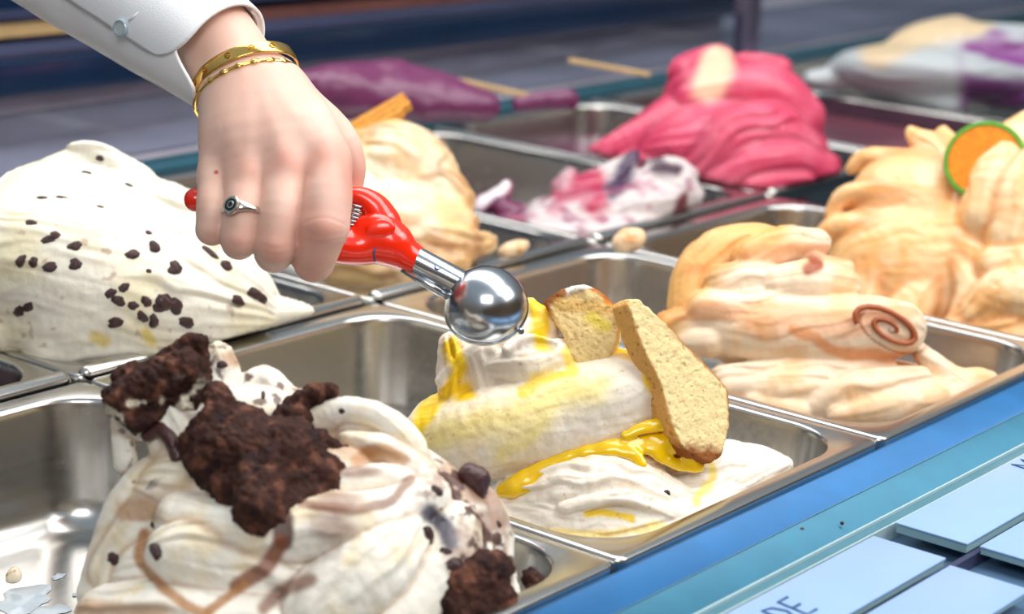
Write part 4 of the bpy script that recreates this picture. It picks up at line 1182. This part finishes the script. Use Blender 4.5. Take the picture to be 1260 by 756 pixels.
def write(text, x, y, hgt, z, parent, slant=0.15, w=0.0012):
    V = []; F = []
    for ch in text:
        mw = max(p[0] for s in GL[ch] for p in s)
        for s in GL[ch]:
            v, f = stroke_mesh([(x + (a + slant * b) * hgt * 0.9, y + b * hgt) for a, b in s], w, z); k = len(V); V += v; F += [tuple(q + k for q in ff) for ff in f]
        x += (mw * 0.9 + 0.26) * hgt
    return mesh_obj('handwriting', V, F, M['ink'], parent, smooth=False)


write('LADE', -0.029, -0.0885, 0.0155, 0.0001, cL)
write('M', 0.2405, -0.079, 0.0125, 0.0011, cR)

for k, (px, py, r, lb) in enumerate([(987, 652, 0.0011, 'tiny dark crumb stuck on the teal rail, left of the other one'), (1036, 644, 0.0009, 'tiny dark crumb on the teal rail, right of the other one')]):
    c = on_z(px, py, -0.0015 - 0.0006); V, F = lump_mesh(9 + k); V = V * r + c; tag(mesh_obj('rail_crumb', V, F, M['raisin'], None, org=c), lb, 'crumb')
# ------------------------------------------------------------------ back of the case
glass = simple('tinted_glass', srgb('#c4d0dc'), 0.03, trans=1.0, var=0.02); glass.node_tree.nodes['Principled BSDF'].inputs['IOR'].default_value = 1.3
M['lav'] = simple('lavender_steel', srgb('#a8a0ac'), 0.4, metal=0.0, var=0.25, bscale=7)
M['greyblue'] = simple('grey_blue_panel', srgb('#8ea6b8'), 0.4, metal=0.2, var=0.25, bscale=5)
box('back_counter', (X0, 0.752, -0.012), (X1, 1.5, -0.002), M['lav'], case)
box('back_glass', (X0, 0.785, -0.002), (X1, 0.789, 0.045), glass, case)
def slope(o):
    for v in o.data.vertices: v.co.z -= 0.0147 * (v.co.x + case.location.x - 0.34)
    o.data.update(); return o
slope(box('glass_frame', (X0, 0.86, 0.041), (1.42, 0.90, 0.071), M['navy'], case, bev=0.003))
slope(box('glass_frame_trim', (X0, 0.863, 0.0712), (1.42, 0.90, 0.078), M['navylight'], case, bev=0.001))
slope(box('lower_panel', (X0, 0.890, -0.03), (1.42, 0.893, 0.043), simple('grey_glass_panel', srgb('#a39ca6'), 0.25, var=0.3, bscale=6, coat=0.5), case))
slope(box('upper_rail', (X0, 0.98, 0.068), (0.70, 1.01, 0.080), M['wood'], case))
slope(box('upper_rail', (0.72, 0.98, 0.052), (1.42, 1.01, 0.074), simple('brown_shelf_edge', srgb('#6e4640'), 0.5, var=0.35, bscale=14), case))
slope(box('upper_rail', (X0, 0.975, 0.083), (1.42, 1.01, 0.087), M['navylight'], case))
slope(box('upper_panel', (X0, 1.02, 0.03), (1.42, 1.05, 0.3), M['navy'], case))
box('back_panel', (X0, 1.5, -0.05), (1.9, 1.52, 0.7), M['navy'], case)
box('side_panel', (1.55, 1.05, -0.05), (4.5, 1.07, 0.8), M['greyblue'], case)
box('upright_post', (1.305, 0.78, -0.01), (1.335, 0.80, 0.60), simple('mauve_steel', srgb('#7d7388'), 0.3, metal=0.6, var=0.1), case, bev=0.003)
# low heap modelling a blurred magenta reflection, and price sticks, behind the glass
fT = Frame(1.75)
solid(fT, [Path(fT, [(350, 125, 0, 26), (410, 112, 0, 34), (470, 118, 10, 32), (540, 126, 10, 26), (600, 130, 10, 18)], k=12), Path(fT, [(430, 92, 20, 16), (500, 96, 25, 20), (560, 108, 20, 14)], k=16), Path(fT, [(640, 128, 10, 12), (700, 122, 10, 14)], k=12)], 0.003, M['gelato'], 'reflection_heap', 'magenta heap standing in for a blurred reflection in the glass above the wafers', 'reflection', lambda x, y, z, V, N: np.tile(srgb('#6e2c58'), (len(x), 1)), 0.003, 0.02)
st = bar_between('price_stick', fT.pt((560, 98, 30)), fT.pt((650, 118, 10)), 0.008, 0.003, M['wood'])
tag(st, 'pale wooden stick lying behind the glass beside the magenta reflection heap', 'stick')
st = bar_between('price_stick', fT.pt((700, 74, 60)), fT.pt((800, 92, 40)), 0.008, 0.003, M['wood'])
tag(st, 'pale wooden stick lying behind the glass left of the pink sorbet', 'stick')
wallm = simple('tan_plaster', srgb('#b08a5c'), 0.8, var=0.15, bscale=3)
tag(box('wall_front', (-6, -3.6, -1.1), (7, -3.5, 1.6), wallm), kind='structure')
tag(box('floor', (-6, -3.5, -1.15), (7, 4, -1.1), simple('brown_floor', srgb('#6b5442'), 0.5, var=0.2, bscale=4)), kind='structure')


# ------------------------------------------------------------------ scoop
fS = Frame(1.0)
def P(*a, **k): return Path(fS, *a, **k)
scoop = thing('ice_cream_scoop', tuple(fS.pt((598, 420, 30))), 'squeeze-handled metal ice cream scoop with bright red grips held in the hand', 'scoop')
one = lambda x, y, z, V, N: np.ones((len(x), 3))
low = [P([(480, 300, 0, 25), (465, 300, 0, 25), (440, 304, -4, 23), (410, 300, -10, 22), (360, 284, -12, 15), (300, 264, -12, 12), (250, 248, -10, 14), (241, 246, -10, 15)], k=4),
       P([(450, 283, -2, 19), (468, 282, -3, 22), (486, 294, -1, 20)], k=8), P([(462, 292, 0, 24), (485, 305, 2, 24), (508, 319, 4, 18)], k=8)]
V, F = sculpt(low, 0.0009, None, 3); tag(mesh_obj('lower_grip', V, F, M['red'], scoop))
upg = [P([(472, 272, 4, 20), (462, 256, 4, 18), (446, 244, 2, 14), (425, 240, 0, 11), (385, 232, 2, 10), (350, 228, 6, 10)], k=4), P([(470, 275, 4, 20), (492, 297, 4, 14), (512, 314, 4, 13)], k=8)]
V, F = sculpt(upg, 0.0009, None, 3); tag(mesh_obj('upper_grip', V, F, M['red'], scoop))


def tube(pts, r, n=10):
    P_ = np.array(pts, float); V = []; F = []; up = np.array([0.13, 0.31, 0.94])
    R = r if hasattr(r, '__len__') else [r] * len(P_)
    for i, p in enumerate(P_):
        d = P_[min(i + 1, len(P_) - 1)] - P_[max(i - 1, 0)]; d /= np.linalg.norm(d); a = np.cross(d, up); a /= np.linalg.norm(a); b = np.cross(a, d); up = b
        for k in range(n): t = 2 * math.pi * k / n; V.append(p + R[i] * (a * math.cos(t) + b * math.sin(t)))
    for i in range(len(P_) - 1):
        for k in range(n): j = (k + 1) % n; F.append((i * n + k, i * n + j, (i + 1) * n + j, (i + 1) * n + k))
    F.append(tuple(range(n - 1, -1, -1))); F.append(tuple(range(len(V) - n, len(V)))); return V, F


# hinge cap, lying on the grip
hc = fS.pt((468, 285, -22)); hn = camdir((0.05, 0.35, -0.93))
V, F = sculpt([Ell(fS, (468, 282, -24), (19, 12.5, 5), rot=8, k=1)], 0.0006, None, 2); mesh_obj('hinge_cap', V, F, M['red'], scoop)
# seam line
V, F = tube([fS.pt((462, 305, -26)), fS.pt((460, 312, -25)), fS.pt((461, 322, -19))], 1.1 * fS.m, 6); mesh_obj('seam_line', V, F, M['ink'], scoop)
sp = []
for k in range(90):
    t = k / 89; a = 2 * math.pi * 6.5 * t; c = np.array([423 + 22 * t, 279 - 17 * t, 2]) if False else np.array([431 + 8 * t, 280 - 30 * t, 0.0])
    sp.append(fS.pt((c[0] + 9 * math.cos(a), c[1] + 3 * math.cos(a), c[2] + 9 * math.sin(a) - 4)))
V, F = tube(sp, 1.5 * fS.m, 8); mesh_obj('spring', V, F, M['chrome'], scoop)
# collar
ax0 = fS.pt((506, 317, 4)); ax1 = fS.pt((568, 350, 2)); ax = (ax1 - ax0) / np.linalg.norm(ax1 - ax0)
V, F = tube([ax0, ax0 + ax * 0.001, ax1 - ax * .001, ax1], [16.5 * fS.m, 17 * fS.m, 17 * fS.m, 16.5 * fS.m], 40); tag(mesh_obj('collar', V, F, M['chrome'], scoop))
V, F = tube([fS.pt((496, 330, 0)), fS.pt((530, 352, -2)), fS.pt((556, 368, -2))], 6 * fS.m, 14); mesh_obj('lower_strut', V, F, M['chrome'], scoop)
# bowl: hollow hemisphere, pole towards the viewer and up
bc = fS.pt((598, 378, 6)); R = 51.5 * fS.m; pole = camdir((-0.08, 0.5, -0.86)); a = np.cross(pole, CR); a /= np.linalg.norm(a); b = np.cross(pole, a)
V = []; F = []; n = 64; ring = []
for k in range(21): t = math.pi / 2 * (1 - k / 20) if k < 20 else 0.0; ring.append((R * math.cos(math.pi / 2 * (1 - k / 20)), R * math.sin(math.pi / 2 * (1 - k / 20))))
ring += [(R + 0.0004, -0.0002), (R + 0.0005, -0.0016), (R - 0.0006, -0.0018)] + [((R - 0.0009) * math.cos(x), (R - 0.0009) * math.sin(x)) for x in np.linspace(0, math.pi / 2 - 0.02, 14)]
for r_, h_ in ring:
    for i in range(n): t = 2 * math.pi * i / n; V.append(bc + a * r_ * math.cos(t) + b * r_ * math.sin(t) + pole * h_)
for k in range(len(ring) - 1):
    for i in range(n): j = (i + 1) % n; F.append((k * n + i, k * n + j, (k + 1) * n + j, (k + 1) * n + i))
mesh_obj('bowl', V, F, M['chrome'], scoop)
rv = fS.pt((641, 408, -14)); disc('rivet', rv, camdir((0.4, -0.2, -0.9)), 4 * fS.m, 5 * fS.m, M['chrome'], scoop, n=16)
# crescent mark and faint lettering etched on the collar
def on_collar(u, v):
    """u along 0..1, v px across: negative is up"""
    c = ax0 + (ax1 - ax0) * u; s = np.cross(ax, CF); s /= np.linalg.norm(s); s = -s if s @ CU < 0 else s
    r = 17.2 * fS.m; w = -v * fS.m; return c + s * w - np.cross(s, ax) * math.sqrt(max(r * r - w * w, 0)) * (1 if np.cross(s, ax) @ CF > 0 else -1)
V, F = tube([on_collar(0.5 + 0.055 * math.sin(t), -5 - 4 * (1 - math.cos(t)) + 3.0) for t in np.linspace(-1.5, 1.5, 11)], [0.00008 + 0.00045 * math.cos(t * .95) for t in np.linspace(-1.5, 1.5, 11)], 6)
mesh_obj('crescent_mark', V, F, M['ink'], scoop)
V = []; F = []
for k in range(18):
    u = (0.2 + 0.028 * k) if k < 7 else (0.64 + 0.026 * (k - 7)); v, f = tube([on_collar(u, -6.2), on_collar(u + 0.008 * ((k * 7) % 3 - 1), -2.8)], 0.00013, 4); q = len(V); V += list(v); F += [tuple(i + q for i in ff) for ff in f]
M['etch'] = simple('faint_etching', srgb('#8b929a'), 0.5)
mesh_obj('etched_lettering', V, F, M['etch'], scoop)

# ------------------------------------------------------------------ person: hand, wrist, sleeve
person = thing('person', tuple(fS.pt((60, -120, 170))), 'outstretched arm in a white buttoned shirt cuff, bare hand gripping the red scoop', 'person')
arm = [
    P([(248, 20, 60, 52), (285, 80, 25, 54), (310, 120, 8, 55)], k=14, flat=((0.3, 0.2, 0.9), 1.12)),
    P([(345, 110, -2, 34), (378, 160, -32, 36), (400, 200, -48, 28)], k=22),
    P([(320, 110, -8, 40), (340, 160, -40, 38), (352, 205, -58, 28)], k=22),
    P([(295, 115, -4, 40), (300, 165, -38, 38), (305, 212, -54, 26)], k=22),
    P([(282, 125, 0, 34), (272, 170, -25, 28), (267, 216, -42, 21)], k=22),
    P([(320, 150, 10, 54), (335, 200, 0, 46)], k=20),
    P([(355, 120, 15, 30), (410, 165, 20, 26), (430, 200, 25, 20), (430, 232, 26, 17)], k=16),
]
fing = [
    [P([(402, 198, -48, 29), (403, 240, -78, 30), (399, 278, -88, 29.5)], k=3), P([(399, 280, -88, 29), (391, 305, -74, 27), (386, 322, -58, 25)], k=5), P([(386, 322, -54, 23), (376, 318, -20, 19), (366, 300, 6, 17)], k=5)],
    [P([(352, 205, -58, 26), (346, 255, -82, 26), (340, 300, -84, 25)], k=3), P([(340, 302, -82, 25), (337, 312, -58, 23)], k=5), P([(337, 312, -54, 22), (336, 300, -12, 18), (342, 276, 12, 16)], k=5)],
    [P([(305, 210, -54, 25), (300, 255, -76, 24), (295, 292, -78, 23)], k=3), P([(295, 293, -76, 23), (294, 298, -50, 21)], k=5), P([(294, 298, -50, 20), (296, 288, -10, 17), (302, 268, 10, 15)], k=5)],
    [P([(266, 216, -42, 20), (262, 250, -60, 20), (260, 282, -62, 18.5)], k=3), P([(260, 283, -60, 18), (261, 285, -40, 17)], k=5), P([(261, 285, -40, 16), (266, 276, -8, 14), (272, 256, 8, 13)], k=5)],
]


class Finger:
    """one finger: its joints smoothly joined, then joined crisply to its neighbours"""
    sub = False; amp = 1
    def __init__(s, parts, k): s.p = parts; s.k = k * fS.m; s.ax = parts[0].ax
    def box(s): b = [q.box() for q in s.p]; return np.min([x[0] for x in b], 0), np.max([x[1] for x in b], 0)
    def d(s, X):
        d = s.p[0].d(X)
        for q in s.p[1:]: d = smin(d, q.d(X), q.k)
        return d


def hand_sdf_prims():
    # the palm is one smooth body; fingers blend to it, hardly to each other
    class Palm(Finger):
        pass
    palm = Palm(arm, 10)
    F4 = [Finger(f, 3.0) for f in fing]
    class Whole(Finger):
        def d(s, X):
            dp = palm.d(X); df = None
            for f in F4:
                e = f.d(X); df = e if df is None else smin(df, e, 3.0 * fS.m)
            d = smin(dp, df, 14 * fS.m)
            return d
        def box(s): b = [q.box() for q in [palm] + F4]; return np.min([x[0] for x in b], 0), np.max([x[1] for x in b], 0)
    return [Whole(arm, 4)]


V, F = sculpt(hand_sdf_prims(), 0.0009, None, 2)
V9 = relax(V, F, 10); wv_ = sstep(212, 180, to_px(V)[1])[:, None]; V = V * (1 - wv_) + V9 * wv_; N = normals(V, F)
x, y, z = fS.inv(V)
dd = np.zeros(len(V))
def bump_at(px, py, r, a): return a * fS.m * np.exp(-(((x - px) ** 2 + (y - py) ** 2) / r ** 2)) * (z < 0)
dd += bump_at(404, 190, 20, 3.0) + bump_at(352, 200, 17, 2.2) + bump_at(306, 210, 15, 1.8) + bump_at(400, 280, 18, 2.0) + bump_at(340, 306, 16, 1.2)
dd += -1.2 * fS.m * np.exp(-(near(x, y, [(379, 215), (382, 200), (392, 180)]) / 8) ** 2) * (z < 0)
dd += -0.8 * fS.m * np.exp(-(near(x, y, [(328, 215), (330, 190)]) / 9) ** 2) * (z < 0)
dd += -0.8 * fS.m * np.exp(-(near(x, y, [(285, 218), (287, 196)]) / 9) ** 2) * (z < 0)
for ln in ([(372, 281), (392, 291), (420, 288)], [(374, 274), (398, 268), (424, 276)], [(376, 296), (395, 299), (418, 294)], [(322, 301), (338, 306), (354, 303)], [(323, 310), (338, 314), (352, 311)], [(280, 298), (293, 303), (308, 300)], [(250, 288), (260, 292), (270, 290)], [(362, 330), (384, 336), (405, 328)]):
    dd += -0.55 * fS.m * np.exp(-(near(x, y, ln) / 1.7) ** 2) * (z < 0)
# tendons on the back of the hand
for ln in ([(400, 190), (340, 110)], [(352, 195), (322, 112)], [(306, 205), (305, 115)]):
    dd += 0.8 * fS.m * np.exp(-(near(x, y, ln) / 9) ** 2) * (z < 0)
V = V + N * dd[:, None]
C = np.tile(srgb('#ecc2b0'), (len(V), 1)); C = mix(C, srgb('#f1d0bf'), sstep(-.3, .4, fbm(V / 0.02, 3)))
for px, py, r, a in ((404, 186, 22, .55), (352, 196, 20, .45), (375, 205, 18, .35), (306, 208, 18, .35), (400, 280, 26, .5), (340, 308, 24, .5), (294, 300, 22, .4), (385, 335, 24, .4), (260, 292, 18, .35), (432, 220, 30, .6), (350, 195, 12, .3)):
    C = mix(C, srgb('#d0806e'), a * np.exp(-((x - px) ** 2 + (y - py) ** 2) / r ** 2))
C = mix(C, srgb('#c0443c'), sstep(3.6, 1.6, np.hypot(x - 266, y - 212)) * (z < 0)); C = mix(C, srgb('#f0d2c4'), sstep(2.2, 0.8, near(x, y, [(268, 147), (272, 158), (270, 166)])) * 0.5)
C = mix(C, srgb('#b86a5c'), sstep(30, 5, near(x, y, [(379, 240), (377, 330)])) * .18)
hand = mesh_obj('hand', V, F, M['skin'], person, C); tag(hand, 'right hand with a gently reddened row of knuckles')


# sleeve
def csleeve(): return np.array([283, 78, 16.0])
sax = np.array([-0.8 * .82, -0.6 * .82, .57])          # towards the elbow, px space (x right, y down, depth)
e_a = np.array([0.6, -0.8, 0.0]); e_b = np.cross(sax, e_a)
if e_b[2] > 0: e_b = -e_b                              # towards the viewer
def shell(name, s0, s1, rad, th0, th1, mat, parent, ns=40, nt=72, front=None, thick=0.0016, wr=0.0, seed=0):
    G = np.zeros((ns, nt, 3)); c0 = csleeve()
    for j in range(nt):
        t = th0 + (th1 - th0) * j / (nt - 1); sf = s0 + (front(j / (nt - 1)) if front else 0)
        for i in range(ns):
            s = sf + (s1 - sf) * (i / (ns - 1)) ** 1.3; r = rad + 0.10 * s
            G[i, j] = c0 + sax * s + (e_a * math.cos(t) + e_b * math.sin(t)) * r
    Q = G.reshape(-1, 3); fold = wr * fbm(Q / [70, 70, 70] + seed, 2) * np.clip((np.linalg.norm(Q - c0, axis=1) - rad) / 80, 0.15, 1)
    out = []
    for q, f in zip(Q, fold):
        rr = q - c0; rr = rr - (rr @ sax) * sax; rr /= np.linalg.norm(rr); out.append(np.array([fS.pt(q + rr * f), fS.pt(q + rr * (f - thick / fS.m))]))
    out = np.array(out); n = len(Q); V = np.concatenate([out[:, 0], out[:, 1]]); F = []
    for i in range(ns - 1):
        for j in range(nt - 1):
            a = i * nt + j; F.append((a, a + nt, a + nt + 1, a + 1)); F.append((n + a, n + a + 1, n + a + nt + 1, n + a + nt))
    for i in range(ns - 1):
        for j in (0, nt - 1): a = i * nt + j; F.append((a, n + a, n + a + nt, a + nt))
    for j in range(nt - 1):
        for i in (0, ns - 1): a = i * nt + j; F.append((a, a + 1, n + a + 1, n + a))
    return mesh_obj(name, V, F, mat, parent)


def sfront(u):
    t = math.degrees(u * 2 * math.pi); return 46 * (1 - float(sstep(105, 145, t))) + 30 * float(sstep(250, 330, t))
sl = shell('sleeve', -8, 420, 68, 0, 2 * math.pi, M['cloth'], person, wr=5, front=sfront)
def ffront(u):
    # rounded corner of the cuff flap at its lower-left edge
    d = u * 330
    return 50 * (1 - math.sqrt(max(0, 1 - (1 - min(d / 50, 1)) ** 2)))
cuff = shell('cuff_flap', 20, 420, 72.5, math.radians(129), math.radians(-160), M['cloth'], person, front=lambda u: ffront(u), wr=3, nt=90)
tag(cuff, 'rounded white cuff flap')
bt_c = csleeve() + sax * 112 + (e_a * math.cos(math.radians(122)) + e_b * math.sin(math.radians(122))) * 85
bn = (e_a * math.cos(math.radians(122)) + e_b * math.sin(math.radians(122)))
bnw = camdir((bn[0] * 0.6, -bn[1] * 0.6, bn[2]))
bpos = fS.pt(tuple(bt_c)) + bnw * 0.0008
bo_ = disc('button', bpos, bnw, 10.5 * fS.m, 3 * fS.m, M['button'], person, n=32); bo_['_w'] = [0, 0, 0]
disc('button_rim', bpos, bnw, 11 * fS.m, 6 * fS.m, M['rimshade'], person, 8 * fS.m, n=32)
del bo_['_w']
V, F = tube([fS.pt((158, 26, bt_c[2] - 12)), fS.pt((172, 14, bt_c[2] - 14))], 1.2 * fS.m, 6); mesh_obj('buttonhole', V, F, M['thread'], person)


# bangles and ring
def bangle(name, c, nrm, ra, rb, wdt, thk, mat, parent, n=96, bumpf=None, tilt_e=None):
    """c in px space; elliptical band around the axis nrm (px space, y down)"""
    nrm = np.array(nrm, float); nrm /= np.linalg.norm(nrm); e1 = np.array([nrm[1], -nrm[0], 0.0]); e1 /= np.linalg.norm(e1)
    if e1[0] < 0: e1 = -e1
    e2 = np.cross(nrm, e1)
    if e2[2] > 0: e2 = -e2
    V = []; F = []
    sec = [(-.5, .2), (-.42, .5), (.42, .5), (.5, .2), (.5, -.3), (.42, -.5), (-.42, -.5), (-.5, -.3)]
    for i in range(n):
        t = 2 * math.pi * i / n; wd, tk = wdt, thk
        if bumpf: wd, tk = bumpf(t, wdt, thk)
        rr = e1 * math.cos(t) + e2 * math.sin(t)
        for u, v in sec: V.append(fS.pt(np.array(c) + e1 * ra * math.cos(t) + e2 * rb * math.sin(t) + rr * (v + .5) * tk + nrm * u * wd))
    k = len(sec)
    for i in range(n):
        j = (i + 1) % n
        for q in range(k): p = (q + 1) % k; F.append((i * k + q, i * k + p, j * k + p, j * k + q))
    return mesh_obj(name, V, F, mat, parent), e1, e2


bn1 = (-0.36 * .83, -0.93 * .83, 0.50)
b1 = thing('bangle', tuple(fS.pt((300, 100, 16))), 'wide polished gold bangle with engraved round motifs, nearer the shirt cuff', 'bracelet', 'gold bangles on the wrist')
_, e1, e2 = bangle('band', (301, 96, 18), bn1, 66, 62, 17, 3, M['gold'], b1)
M['goldark'] = brushed('engraved_gold', tuple(srgb('#a86c10')), 0.25, (90, 90, 90), 0.05)
for k, tdeg in enumerate((150, 128, 98, 72, 48)):
    t = math.radians(tdeg); rr = e1 * math.cos(t) + e2 * math.sin(t); c = np.array([301, 96, 18]) + e1 * 66 * math.cos(t) + e2 * 62 * math.sin(t) + rr * 3.2
    nn = camdir((rr[0], -rr[1], rr[2])); disc('screw_motif', fS.pt(c), nn, 4.3 * fS.m, 0.0005, M['goldark'], b1, 3.2 * fS.m, n=24)
    sd = np.cross(nn, camdir((bn1[0], -bn1[1], bn1[2]))); cc = fS.pt(c); V, F = tube([cc - sd * 2.4 * fS.m, cc + sd * 2.4 * fS.m], 0.6 * fS.m, 6); mesh_obj('screw_slot', V, F, M['goldark'], b1)
b2_ = thing('bangle', tuple(fS.pt((304, 112, 12))), 'slim textured gold bangle, nearer the hand', 'bracelet', 'gold bangles on the wrist')
bangle('band', (305, 113, 10), (-0.33 * .83, -0.94 * .83, 0.52), 66.5, 61, 5, 4, M['gold'], b2_, n=200, bumpf=lambda t, w, h: (w * (1 + .5 * max(0, math.sin(t * 21)) * (1 if .6 < t < 2.2 else .2)), h * (1 + .35 * max(0, math.sin(t * 21)) * (1 if .6 < t < 2.2 else .2))))
ring_t = thing('signet_ring', tuple(fS.pt((298, 266, -60))), 'silver signet ring with an oval dark face on the ring finger', 'ring')
def rb(t, w, h):
    q = max(0, math.cos(t - math.radians(120))) ** 6; return w * (1 + 1.6 * q), h * (1 + 1.2 * q)
rn = (0.10, -0.90, -0.42)
_, r1, r2 = bangle('band', (299, 262, -79), (0.1, -0.93, 0.3), 24.5, 24.5, 7, 2.6, M['silver'], ring_t, bumpf=rb)
t = math.radians(120); rr = r1 * math.cos(t) + r2 * math.sin(t); c = np.array([299, 262, -79]) + rr * 30; nn = camdir((rr[0], -rr[1], rr[2]))
disc('signet_rim', fS.pt(c), nn, 11.5 * fS.m, 5 * fS.m, M['silver'], ring_t, n=40)
disc('signet_face', fS.pt(c + rr * 1.6), nn, 8.6 * fS.m, 3 * fS.m, M['ringface'], ring_t, n=40)
disc('face_engraving', fS.pt(c + rr * 3.2), nn, 4.6 * fS.m, 0.0004, M['silver'], ring_t, 3.4 * fS.m, n=32)
for o in bpy.data.objects:
    if '_w' in o: del o['_w']
